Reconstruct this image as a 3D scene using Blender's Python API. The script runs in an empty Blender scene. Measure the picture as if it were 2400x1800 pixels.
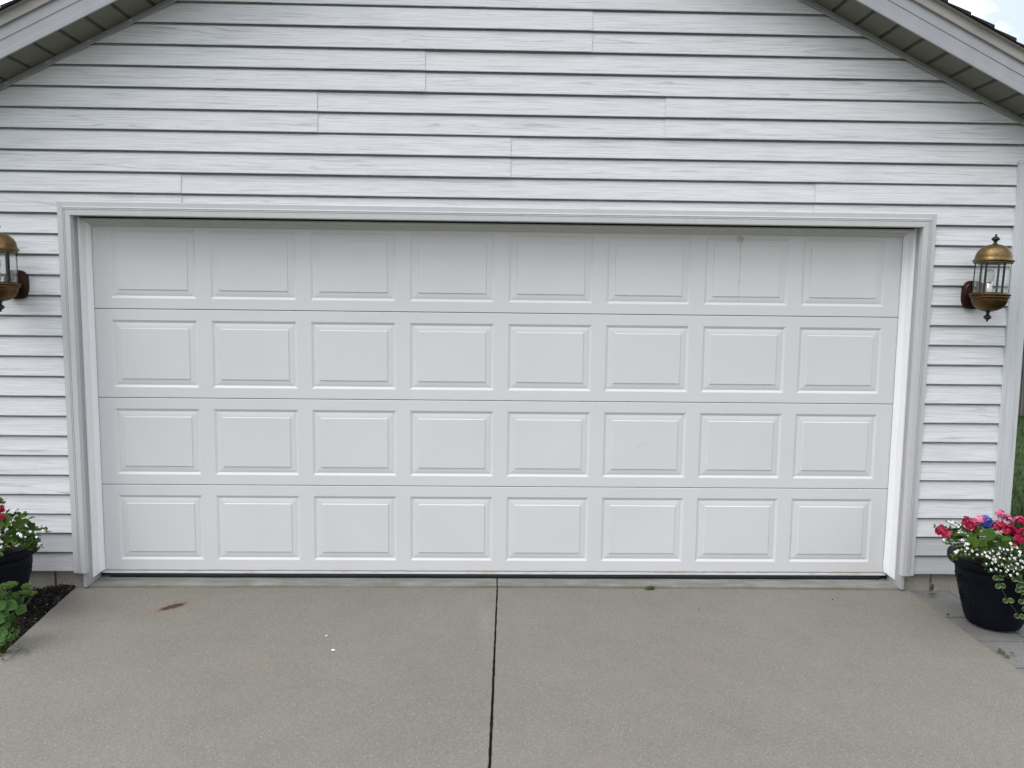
import bpy, bmesh, math, random
import numpy as np
from mathutils import Vector, Matrix
random.seed(7); rng = np.random.default_rng(7)
S = bpy.context.scene
COL = S.collection

# ------------------------------------------------------------------ camera, sky, sun, exposure
F_PX, CX, CY, CZ = 1750.0, -0.0335, -4.5253, 1.6055
PITCH, YAW, ROLL = -0.0958, -0.0227, 0.0113
def _basis():
    M = Matrix.Rotation(YAW, 3, 'Z') @ Matrix.Rotation(PITCH, 3, 'X')
    return M @ Vector((1, 0, 0)), M @ Vector((0, 0, 1)), M @ Vector((0, -1, 0))
R_, U_, B_ = _basis()
cam = bpy.data.objects.new('camera', bpy.data.cameras.new('camera'))
COL.objects.link(cam)
m3 = Matrix((R_, U_, B_)).transposed() @ Matrix.Rotation(ROLL, 3, 'Z')
cam.matrix_world = Matrix.Translation((CX, CY, CZ)) @ m3.to_4x4()
cam.data.sensor_width = 36; cam.data.lens = F_PX / 2400 * 36
cam.data.clip_start = .05; cam.data.clip_end = 600
S.camera = cam

def at(u, v, y):
    """photo pixel (2400x1800) -> point of the vertical plane at depth y"""
    a, b = (u - 1200) / F_PX, -(v - 900) / F_PX
    d = m3 @ Vector((a, b, -1))
    t = (y - CY) / d.y
    return Vector((CX + d.x * t, y, CZ + d.z * t))
def onz(u, v, z):
    a, b = (u - 1200) / F_PX, -(v - 900) / F_PX
    d = m3 @ Vector((a, b, -1))
    t = (z - CZ) / d.z
    return Vector((CX + d.x * t, CY + d.y * t, z))

SUN_EL, SUN_AZ = math.radians(56), math.radians(-60)      # azimuth: from straight behind the camera towards the left
sd = Vector((math.sin(SUN_AZ) * math.cos(SUN_EL), -math.cos(SUN_AZ) * math.cos(SUN_EL), math.sin(SUN_EL)))
W = bpy.data.worlds.new('World'); S.world = W; W.use_nodes = True
nt = W.node_tree; nt.nodes.clear()
wo = nt.nodes.new('ShaderNodeOutputWorld'); bg = nt.nodes.new('ShaderNodeBackground')
sky = nt.nodes.new('ShaderNodeTexSky'); sky.sky_type = 'NISHITA'; sky.sun_disc = False
sky.sun_elevation = SUN_EL; sky.sun_rotation = math.atan2(sd.x, sd.y)
sky.air_density = 1.0; sky.dust_density = 1.5
tc = nt.nodes.new('ShaderNodeTexCoord')
mp = nt.nodes.new('ShaderNodeMapping'); mp.inputs['Scale'].default_value = (1, 1, 2.2)
cn = nt.nodes.new('ShaderNodeTexNoise'); cn.inputs['Scale'].default_value = 2.3; cn.inputs['Detail'].default_value = 7; cn.inputs['Roughness'].default_value = .58
cr = nt.nodes.new('ShaderNodeValToRGB'); cr.color_ramp.elements[0].position = .36; cr.color_ramp.elements[1].position = .54
cr.color_ramp.elements[0].color = (.25, .25, .25, 1)
mx = nt.nodes.new('ShaderNodeMix'); mx.data_type = 'RGBA'
mx.inputs[7].default_value = (16.0, 16.4, 17.1, 1)
nt.links.new(tc.outputs['Generated'], mp.inputs[0]); nt.links.new(mp.outputs[0], cn.inputs['Vector'])
nt.links.new(cn.outputs['Fac'], cr.inputs[0]); nt.links.new(cr.outputs[0], mx.inputs[0])
nt.links.new(sky.outputs[0], mx.inputs[6]); sx_ = nt.nodes.new('ShaderNodeSeparateXYZ'); nt.links.new(tc.outputs['Generated'], sx_.inputs[0])
mr = nt.nodes.new('ShaderNodeMapRange'); nt.links.new(sx_.outputs[2], mr.inputs[0])
mr.inputs[1].default_value = 0; mr.inputs[2].default_value = 1; mr.inputs[3].default_value = .40; mr.inputs[4].default_value = 1.14
mg = nt.nodes.new('ShaderNodeMix'); mg.data_type = 'RGBA'; mg.blend_type = 'MULTIPLY'; mg.inputs[0].default_value = 1
nt.links.new(mx.outputs[2], mg.inputs[6]); nt.links.new(mr.outputs[0], mg.inputs[7]); 
mr2 = nt.nodes.new('ShaderNodeMapRange'); mr2.interpolation_type = 'SMOOTHSTEP'; nt.links.new(sx_.outputs[1], mr2.inputs[0])   # brighter cloud bank behind the garage
mr2.inputs[1].default_value = .05; mr2.inputs[2].default_value = .7; mr2.inputs[3].default_value = 1; mr2.inputs[4].default_value = 1.9
mg2 = nt.nodes.new('ShaderNodeMix'); mg2.data_type = 'RGBA'; mg2.blend_type = 'MULTIPLY'; mg2.inputs[0].default_value = 1
nt.links.new(mg.outputs[2], mg2.inputs[6]); nt.links.new(mr2.outputs[0], mg2.inputs[7]); nt.links.new(mg2.outputs[2], bg.inputs[0])
bg.inputs[1].default_value = .10
nt.links.new(bg.outputs[0], wo.inputs[0])
sl = bpy.data.lights.new('sun', 'SUN'); sl.energy = 1.5; sl.angle = math.radians(40); sl.color = (1, .96, .9)
so = bpy.data.objects.new('sun', sl); COL.objects.link(so); so.location = (-6, -8, 12)
so.rotation_euler = sd.to_track_quat('Z', 'Y').to_euler()
S.view_settings.view_transform = 'Standard'; S.view_settings.look = 'None'
S.view_settings.exposure = 0.34; S.view_settings.gamma = 1
S.cycles.max_bounces = 8; S.cycles.transparent_max_bounces = 12
try: S.cycles.use_denoising = True
except Exception: pass

# ------------------------------------------------------------------ material helpers
class NB:
    def __init__(s, name, rough=.5, spec=.5, metal=0):
        s.m = bpy.data.materials.new(name); s.m.use_nodes = True; s.t = s.m.node_tree
        s.p = s.t.nodes['Principled BSDF']; s.out = s.t.nodes['Material Output']
        s.p.inputs['Roughness'].default_value = rough
        s.p.inputs['Specular IOR Level'].default_value = spec
        s.p.inputs['Metallic'].default_value = metal
    def n(s, k): return s.t.nodes.new(k)
    def put(s, sock, v):
        if v is None: return
        if isinstance(v, bpy.types.NodeSocket): s.t.links.new(v, sock)
        else:
            if sock.type == 'RGBA' and len(v) == 3: v = (*v, 1)
            sock.default_value = v
    def math(s, op, a, b=None, c=None, clamp=False):
        n = s.n('ShaderNodeMath'); n.operation = op; n.use_clamp = clamp
        for i, v in enumerate((a, b, c)): s.put(n.inputs[i], v)
        return n.outputs[0]
    def co(s, kind='Object'): return s.n('ShaderNodeTexCoord').outputs[kind]
    def map(s, v, scale=(1, 1, 1), loc=(0, 0, 0)):
        n = s.n('ShaderNodeMapping'); s.put(n.inputs[0], v); n.inputs['Scale'].default_value = scale; n.inputs['Location'].default_value = loc
        return n.outputs[0]
    def noise(s, v, scale=1, detail=4, rough=.55, dist=0):
        n = s.n('ShaderNodeTexNoise'); s.put(n.inputs['Vector'], v)
        n.inputs['Scale'].default_value = scale; n.inputs['Detail'].default_value = detail
        n.inputs['Roughness'].default_value = rough; n.inputs['Distortion'].default_value = dist
        return n.outputs['Fac']
    def voro(s, v, scale, out='Color'):
        n = s.n('ShaderNodeTexVoronoi'); s.put(n.inputs['Vector'], v); n.inputs['Scale'].default_value = scale
        return n.outputs[out]
    def ramp(s, f, *st):
        n = s.n('ShaderNodeValToRGB'); e = n.color_ramp.elements
        while len(e) < len(st): e.new(.5)
        for x, (p, c) in zip(e, st):
            x.position = p; x.color = (c, c, c, 1) if isinstance(c, (int, float)) else (*c, 1)
        s.put(n.inputs[0], f); return n.outputs[0]
    def mix(s, f, a, b, blend='MIX'):
        n = s.n('ShaderNodeMix'); n.data_type = 'RGBA'; n.blend_type = blend
        s.put(n.inputs[0], f); s.put(n.inputs[6], a); s.put(n.inputs[7], b); return n.outputs[2]
    def sep(s, v):
        n = s.n('ShaderNodeSeparateXYZ'); s.put(n.inputs[0], v); return n.outputs
    def comb(s, x, y, z):
        n = s.n('ShaderNodeCombineXYZ'); s.put(n.inputs[0], x); s.put(n.inputs[1], y); s.put(n.inputs[2], z); return n.outputs[0]
    def attr(s, name):
        n = s.n('ShaderNodeAttribute'); n.attribute_name = name; return n
    def island(s): return s.n('ShaderNodeNewGeometry').outputs['Random Per Island']
    def base(s, c): s.put(s.p.inputs['Base Color'], c); return s
    def bump(s, h, strength=.3, dist=.002):
        n = s.n('ShaderNodeBump'); n.inputs['Strength'].default_value = strength; n.inputs['Distance'].default_value = dist
        s.put(n.inputs['Height'], h); s.t.links.new(n.outputs[0], s.p.inputs['Normal']); return s
    def less(s, a, b, w):      # soft a<b
        n = s.n('ShaderNodeMapRange'); n.interpolation_type = 'SMOOTHSTEP'; s.put(n.inputs[0], a)
        n.inputs[1].default_value = b - w; n.inputs[2].default_value = b + w; n.inputs[3].default_value = 1; n.inputs[4].default_value = 0
        return n.outputs[0]

def wood_grain(b, uv, cath, light, mid, dark):
    x = b.sep(uv)
    fine = b.noise(b.map(uv, (4, 130, 1)), 1, 5, .62)
    streak = b.noise(b.map(uv, (1.5, 80, 1)), 1, 6, .68)
    st = b.ramp(streak, (.30, 1), (.44, 0))
    f2 = b.noise(b.map(uv, (.42, 8.5, 1)), 1, 2.6, .5)
    warp = b.noise(b.map(uv, (3, 30, 1)), 1, 3, .5)
    ring = b.math('FRACT', b.math('ADD', b.math('MULTIPLY', f2, 14), b.math('MULTIPLY', warp, .8)))
    line = b.ramp(ring, (0, 0), (.07, 1), (.15, .75), (.34, 0))
    patch = b.ramp(b.noise(b.map(uv, (1.4, 18, 1)), 1, 4, .65), (.46, 0), (.64, 1))
    cl = b.math('MULTIPLY', b.math('MULTIPLY', line, patch), cath)
    sc = b.math('MULTIPLY', st, b.math('SUBTRACT', 1, b.math('MULTIPLY', cath, .45)))
    tone = b.mix(b.ramp(b.noise(b.map(uv, (.7, 20, 1)), 1, 3, .6), (.3, 0), (.7, 1)), light, mid)
    tone = b.mix(b.math('MULTIPLY', b.ramp(fine, (.34, 1), (.55, 0)), .34), tone, dark)
    c = b.mix(b.math('MULTIPLY', sc, .66), tone, dark)
    c = b.mix(b.math('MULTIPLY', cl, .62), c, dark)
    return c, b.math('ADD', fine, b.math('MULTIPLY', b.math('MAXIMUM', sc, cl), -.6))

M = {}
b = NB('vinyl_siding', .42, .35)
uvn = b.n('ShaderNodeUVMap'); uvn.uv_map = 'grain'
c, h = wood_grain(b, uvn.outputs[0], b.attr('cath').outputs['Fac'], (.755, .771, .793), (.70, .715, .742), (.30, .29, .315))
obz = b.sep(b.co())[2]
low_dark = b.math('MULTIPLY', b.less(obz, .272, .006), b.ramp(b.noise(b.map(b.co(), (2, 1, 22)), 1, 4, .6), (.25, .9), (.7, .6)))  # darker tone over the lowest two courses
b.base(b.mix(b.math('MULTIPLY', low_dark, .8), c, (.36, .36, .38))).bump(h, .12, .001); M['siding'] = b.m
b = NB('vinyl_corner_trim', .42, .35)
o = b.sep(b.co()); uv = b.comb(o[2], b.math('ADD', o[0], o[1]), 0)
c, h = wood_grain(b, uv, .35, (.64, .66, .69), (.57, .585, .62), (.36, .36, .40))
b.base(c).bump(h, .08, .001); M['post'] = b.m
def plain(name, col, rough=.45, spec=.4, var=.06, scale=3.0, bump=0, bscale=120, metal=0):
    b = NB(name, rough, spec, metal)
    f = b.noise(b.co(), scale, 5, .6)
    lo = tuple(x * (1 - var) for x in col); hi = tuple(min(1, x * (1 + var)) for x in col)
    g = b.ramp(f, (.3, lo), (.7, hi)); b.base(g)
    if bump: b.bump(b.noise(b.co(), bscale, 3), bump, .002)
    M[name] = b.m; return b
# painted trim with faint streaky dirt
def trim(name, col, var=.05):
    b = NB(name, .4, .4)
    f = b.noise(b.map(b.co(), (3, 3, 1)), 4, 5, .6); d = b.noise(b.map(b.co(), (40, 40, 3)), 1, 5, .6)
    c = b.ramp(f, (.3, tuple(x * (1 - var) for x in col)), (.7, tuple(x * (1 + var) for x in col)))
    c = b.mix(b.math('MULTIPLY', b.ramp(d, (.58, 0), (.85, 1)), .05), c, tuple(x * .6 for x in col))
    b.base(c); M[name] = b.m
trim('casing_vinyl', (.555, .56, .57), .03); trim('jamb_wrap', (.40, .40, .41), .04); trim('weatherstrip_white', (.86, .87, .885), .02)
trim('fascia_metal', (.375, .38, .41)); trim('rake_metal', (.34, .325, .305)); trim('soffit_vinyl', (.155, .145, .118)); trim('trim_vinyl', (.34, .34, .345)); trim('head_jamb_shade', (.14, .135, .12)); trim('head_strip_shade', (.54, .54, .525))
# garage door paint
b = NB('door_paint', .38, .4)
o3 = b.co(); o = b.sep(o3)
g = b.noise(b.map(o3, (14, 1, 210)), 1, 5, .6); big = b.noise(o3, 1.6, 4, .55)
c = b.ramp(big, (.3, (.668, .674, .684)), (.7, (.702, .708, .718)))
wob = b.math('MULTIPLY', b.math('SUBTRACT', b.noise(b.map(o3, (1, 1, 9)), 1, 2), .5), .016)
dx = b.math('ABSOLUTE', b.math('ADD', b.math('SUBTRACT', o[0], 1.437), wob))
drip = b.math('MULTIPLY', b.less(dx, .0035, .002), b.math('MULTIPLY', b.less(o[2], 2.06, .01), b.math('SUBTRACT', 1, b.less(o[2], 1.73, .12))))
ns = b.math('MULTIPLY', b.math('SUBTRACT', b.noise(o3, 60, 3), .5), .05)
r2 = b.math('SQRT', b.math('ADD', b.math('POWER', b.math('SUBTRACT', o[0], 1.434), 2), b.math('POWER', b.math('SUBTRACT', o[2], 2.060), 2)))
ringm = b.less(b.math('ABSOLUTE', b.math('SUBTRACT', b.math('ADD', r2, ns), .017)), .004, .003)
core = b.less(b.math('ADD', r2, ns), .010, .005)
stain = b.math('MAXIMUM', b.math('MULTIPLY', drip, b.ramp(b.noise(b.map(o3, (1, 1, 26)), 1, 4, .7), (.35, .12), (.65, .48))), b.math('MAXIMUM', b.math('MULTIPLY', ringm, .5), b.math('MULTIPLY', core, .5)))
c = b.mix(stain, c, (.25, .22, .16))
sx = b.math('SUBTRACT', o[0], .869)
sz = b.math('ABSOLUTE', b.math('SUBTRACT', b.math('SUBTRACT', o[2], .804), b.math('ADD', b.math('MULTIPLY', sx, .45), b.math('MULTIPLY', b.math('POWER', sx, 2), -5))))
scr = b.math('MULTIPLY', b.less(sz, .0022, .0015), b.less(b.math('ABSOLUTE', sx), .036, .008))
c = b.mix(b.math('MULTIPLY', scr, .4), c, (.3, .3, .3))
edge = b.math('MULTIPLY', b.less(b.math('ADD', o[2], b.math('MULTIPLY', b.math('SUBTRACT', b.noise(b.map(o3, (9, 1, 4)), 1, 5, .7), .5), .02)), .002, .004), .65)
c = b.mix(edge, c, (.38, .33, .22))
sm = b.ramp(b.noise(b.map(o3, (2.5, 1, 1.2)), 1, 6, .62), (.52, 0), (.75, 1))
c = b.mix(b.math('MULTIPLY', sm, .10), c, (.50, .49, .45))
b.base(c).bump(g, .38, .0014); M['door'] = b.m
b = NB('door_retainer', .4, .4); o3 = b.co()
b.base(b.mix(b.ramp(b.noise(b.map(o3, (5, 5, 40)), 1, 5, .7), (.5, 0), (.75, .7)), (.66, .67, .69), (.36, .30, .2))); M['retainer'] = b.m
plain('rubber_seal', (.014, .016, .02), .45, .4, .3, 20)
plain('dark_void', (.01, .01, .01), .9, .1)
# concrete
def concrete(name, lo, hi, stain=False, speck=.5, blot=1.0):
    b = NB(name, .85, .25); o3 = b.co(); o = b.sep(o3)
    big = b.noise(o3, .9 * blot, 5, .6); med = b.noise(o3, 7, 5, .65)
    c = b.ramp(big, (.32, lo), (.68, hi))
    c = b.mix(b.math('MULTIPLY', b.ramp(med, (.35, 1), (.6, 0)), .18), c, tuple(x * .72 for x in lo))
    v = b.sep(b.voro(o3, 270)); v2 = b.sep(b.voro(o3, 520))
    c = b.mix(b.math('MULTIPLY', b.ramp(v[0], (.80, 0), (.97, 1)), speck), c, tuple(min(1, x * 1.75) for x in hi))
    c = b.mix(b.math('MULTIPLY', b.ramp(v[1], (.80, 0), (.97, 1)), speck * .85), c, tuple(x * .42 for x in lo))
    c = b.mix(b.math('MULTIPLY', b.ramp(v2[2], (.35, 0), (1, 1)), speck * .42), c, tuple(x * .6 for x in lo))
    c = b.mix(b.math('MULTIPLY', b.ramp(v2[1], (.5, 0), (1, 1)), speck * .35), c, tuple(min(1, x * 1.35) for x in hi))
    if stain:
        rust = b.ramp(b.noise(o3, 2.3, 6, .7), (.56, 0), (.76, 1))
        c = b.mix(b.math('MULTIPLY', rust, .16), c, (.26, .205, .165))
        # dark rust streak near the left of the door
        u = b.math('ADD', b.math('MULTIPLY', b.math('ADD', o[0], 1.842), .70), b.math('MULTIPLY', b.math('ADD', o[1], .408), .71))
        w = b.math('ADD', b.math('MULTIPLY', b.math('ADD', o[0], 1.842), -.71), b.math('MULTIPLY', b.math('ADD', o[1], .408), .70))
        nn = b.math('MULTIPLY', b.math('SUBTRACT', b.noise(o3, 40, 6, .75), .5), .085)
        ell = b.math('ADD', b.math('POWER', b.math('MULTIPLY', b.math('ADD', u, nn), 13.5), 2), b.math('POWER', b.math('MULTIPLY', b.math('ADD', w, nn), 36), 2))
        c = b.mix(b.math('MULTIPLY', b.less(ell, 5, 5), .45), c, (.19, .14, .10))
        c = b.mix(b.math('MULTIPLY', b.less(ell, 1.0, .5), .92), c, (.04, .024, .022))
        ck = b.math('MULTIPLY', b.less(b.math('ABSOLUTE', b.math('ADD', b.math('ADD', o[0], .075), b.math('MULTIPLY', nn, 1.5))), .03, .035), b.math('MULTIPLY', b.less(o[1], -.42, .1), b.math('SUBTRACT', 1, b.less(o[1], -.80, .2))))
        c = b.mix(b.math('MULTIPLY', ck, .10), c, (.40, .39, .385))
    b.base(c).bump(b.math('ADD', v[0], v2[0]), .25, .0015); M[name] = b.m
concrete('driveway_concrete', (.172, .162, .142), (.195, .185, .164), True, .55)
concrete('paver_concrete', (.125, .125, .122), (.175, .175, .17), False, .45, 4)
concrete('foundation_block', (.26, .245, .21), (.35, .33, .285), False, .55, 3)
b = NB('rust_mortar', .9, .2); b.base(b.ramp(b.noise(b.map(b.co(), (20, 20, 9)), 1, 5), (.35, (.05, .02, .008)), (.65, (.20, .09, .035)))); M['rust'] = b.m
b = NB('gray_mortar', .9, .2); b.base(b.ramp(b.noise(b.co(), 30, 5), (.35, (.10, .09, .07)), (.65, (.24, .22, .19)))); M['mortar'] = b.m
b = NB('garage_slab', .75, .3); o3 = b.co(); o = b.sep(o3)
c = b.ramp(b.noise(b.map(o3, (2.5, 14, 6)), 1, 6, .68), (.32, (.15, .155, .15)), (.66, (.265, .265, .25)))
c = b.mix(b.ramp(b.noise(b.map(o3, (5, 34, 5)), 1, 6, .75), (.53, 0), (.70, .65)), c, (.36, .375, .39))
c = b.mix(b.ramp(b.noise(b.map(o3, (10, 25, 10)), 1, 6, .75), (.60, 0), (.75, .6)), c, (.09, .095, .10))
moss = b.math('MULTIPLY', b.less(b.math('ADD', o[2], b.math('MULTIPLY', b.noise(b.map(o3, (8, 2, 2)), 1, 4), .006)), -.0510, .003), b.ramp(b.noise(b.map(o3, (1.8, 1, 1)), 1, 5, .7), (.35, .35), (.6, .85)))
c = b.mix(moss, c, (.115, .10, .055)); b.base(c).bump(b.noise(o3, 160, 4), .3, .002); M['slab'] = b.m
b = NB('joint_filler', .95, .1); b.base(b.ramp(b.noise(b.co(), 90, 5, .7), (.35, (.008, .008, .008)), (.75, (.05, .05, .05)))).bump(b.noise(b.co(), 150, 4), .8, .004); M['filler'] = b.m
b = NB('shingle', .9, .2); b.base(b.ramp(b.noise(b.co(), 220, 4, .7), (.3, (.012, .012, .014)), (.7, (.05, .05, .055)))).bump(b.noise(b.co(), 260, 3), .6, .003); M['shingle'] = b.m
# lantern
def brass(key, k, dk):
    b = NB('antique_' + key, .4, .5, .92); f = b.noise(b.co(), 14, 6, .65)
    sc = lambda c: tuple(x * q for x, q in zip(c, k))
    c = b.ramp(f, (.28, sc((.10, .058, .026))), (.55, sc((.21, .145, .065))), (.8, sc((.28, .20, .095))))
    b.base(b.mix(b.ramp(b.noise(b.co(), 48, 5, .75), (.50, 0), (.70, dk)), c, (.035, .022, .014))).bump(b.noise(b.co(), 90, 3), .08, .002)
    b.put(b.p.inputs['Roughness'], b.ramp(f, (.3, .54), (.7, .36))); M[key] = b.m
brass('brass', (.92, .92, .95), .6); brass('brass_dark', (.56, .50, .46), .75)
plain('copper_plate', (.040, .015, .009), .38, .5, .35, 14, metal=.7)
plain('dark_iron', (.035, .033, .035), .42, .5, .3, 30, metal=.6)
plain('bulb_white', (.80, .82, .80), .3, .5, .02)
plain('chrome', (.62, .60, .55), .18, .5, .1, 20, metal=1.0)
b = NB('lantern_glass'); t = b.t; t.nodes.remove(b.p)
tr = b.n('ShaderNodeBsdfTransparent'); tr.inputs[0].default_value = (.93, .95, .95, 1)
gl = b.n('ShaderNodeBsdfGlossy'); gl.inputs['Roughness'].default_value = .04
lw = b.n('ShaderNodeLayerWeight'); lw.inputs[0].default_value = .28
ms = b.n('ShaderNodeMixShader'); t.links.new(b.math('ADD', b.math('MULTIPLY', lw.outputs['Facing'], .55), .05), ms.inputs[0])
t.links.new(tr.outputs[0], ms.inputs[1]); t.links.new(gl.outputs[0], ms.inputs[2]); t.links.new(ms.outputs[0], b.out.inputs[0]); M['glass'] = b.m
# pot, plants
b = NB('pot_plastic', .6, .13); b.base(b.ramp(b.noise(b.co(), 6, 5), (.3, (.0028, .004, .0075)), (.7, (.006, .008, .014)))).bump(b.noise(b.co(), 300, 2), .08, .001); M['pot'] = b.m
plain('potting_soil', (.02, .015, .011), .95, .1, .4, 40, .8, 80)
def leafmat(name, lo, hi, rough=.45, edge=None):
    b = NB(name, .6, .14)
    c = b.ramp(b.island(), (0, tuple(x * .55 for x in lo)), (.45, tuple(x * .6 + y * .4 for x, y in zip(lo, hi))), (1, hi))
    c = b.mix(b.math('MULTIPLY', b.ramp(b.noise(b.co(), 60, 3), (.4, 0), (.7, 1)), .3), c, tuple(x * .6 for x in lo))
    if edge: c = b.mix(b.attr('edge').outputs['Fac'], c, edge)
    b.base(c)
    ad = b.n('ShaderNodeBsdfTranslucent'); b.put(ad.inputs[0], c); mxs = b.n('ShaderNodeMixShader'); mxs.inputs[0].default_value = .18
    b.t.links.new(b.p.outputs[0], mxs.inputs[1]); b.t.links.new(ad.outputs[0], mxs.inputs[2]); b.t.links.new(mxs.outputs[0], b.out.inputs[0])
    M[name] = b.m
leafmat('geranium_leaf', (.012, .040, .004), (.070, .128, .014), edge=(.085, .145, .022))
leafmat('bacopa_leaf', (.020, .046, .009), (.085, .135, .03))
leafmat('vinca_leaf', (.025, .065, .018), (.055, .11, .035), edge=(.25, .33, .17))
leafmat('sedum_leaf', (.020, .062, .012), (.050, .115, .024), edge=(.07, .14, .035))
leafmat('sedum_bud', (.08, .16, .035), (.18, .28, .08))
leafmat('weed_leaf', (.04, .075, .022), (.085, .13, .045))
leafmat('dry_stem', (.10, .08, .04), (.2, .16, .09), .7)
leafmat('green_stem', (.07, .11, .03), (.14, .18, .06))
def petal(name, lo, hi, cen):
    b = NB(name, .55, .25); c = b.mix(b.attr('edge').outputs['Fac'], cen, b.ramp(b.island(), (0, lo), (1, hi))); b.base(c); M[name] = b.m
petal('petal_red', (.17, .003, .020), (.52, .016, .075), (.18, .003, .015))
petal('petal_pink', (.55, .11, .23), (.75, .27, .42), (.5, .10, .2))
petal('petal_white', (.62, .63, .65), (.80, .81, .83), (.35, .33, .16))
petal('petal_blue', (.025, .04, .30), (.07, .10, .52), (.3, .33, .6))
# ground
b = NB('bark_mulch', .9, .15); b.base(b.ramp(b.noise(b.co(), 45, 6, .7), (.35, (.004, .003, .003)), (.75, (.022, .017, .014)))).bump(b.noise(b.co(), 70, 5, .7), 1, .012); M['mulch'] = b.m
b = NB('bark_chip', .8, .2); b.base(b.ramp(b.island(), (0, (.004, .0035, .003)), (.9, (.02, .016, .014)), (.97, (.10, .09, .085)))); M['chip'] = b.m
plain('perlite', (.6, .6, .58), .8, .2)
b = NB('lawn_soil', .95, .1); o3 = b.co(); b.base(b.ramp(b.noise(o3, 3, 6, .7), (.3, (.016, .030, .010)), (.7, (.035, .06, .018)))); M['lawn'] = b.m
b = NB('grass_blade', .6, .25); b.base(b.ramp(b.island(), (0, (.018, .042, .012)), (.8, (.045, .085, .022)), (1, (.10, .12, .04)))); M['grass'] = b.m
b = NB('weathered_board', .85, .15); o3 = b.co()
b.base(b.mix(b.ramp(b.noise(b.map(o3, (45, 45, 2)), 1, 6, .7), (.3, 0), (.7, 1)), (.055, .052, .05), (.19, .185, .18))); M['board'] = b.m
leafmat('shrub_leaf', (.010, .024, .008), (.035, .07, .02))
plain('bark', (.05, .04, .03), .9, .15, .4, 30)
b = NB('asphalt', .9, .2); b.base(b.ramp(b.noise(b.co(), 120, 4, .7), (.3, (.035, .035, .035)), (.7, (.07, .07, .07)))); M['asphalt'] = b.m

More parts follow.
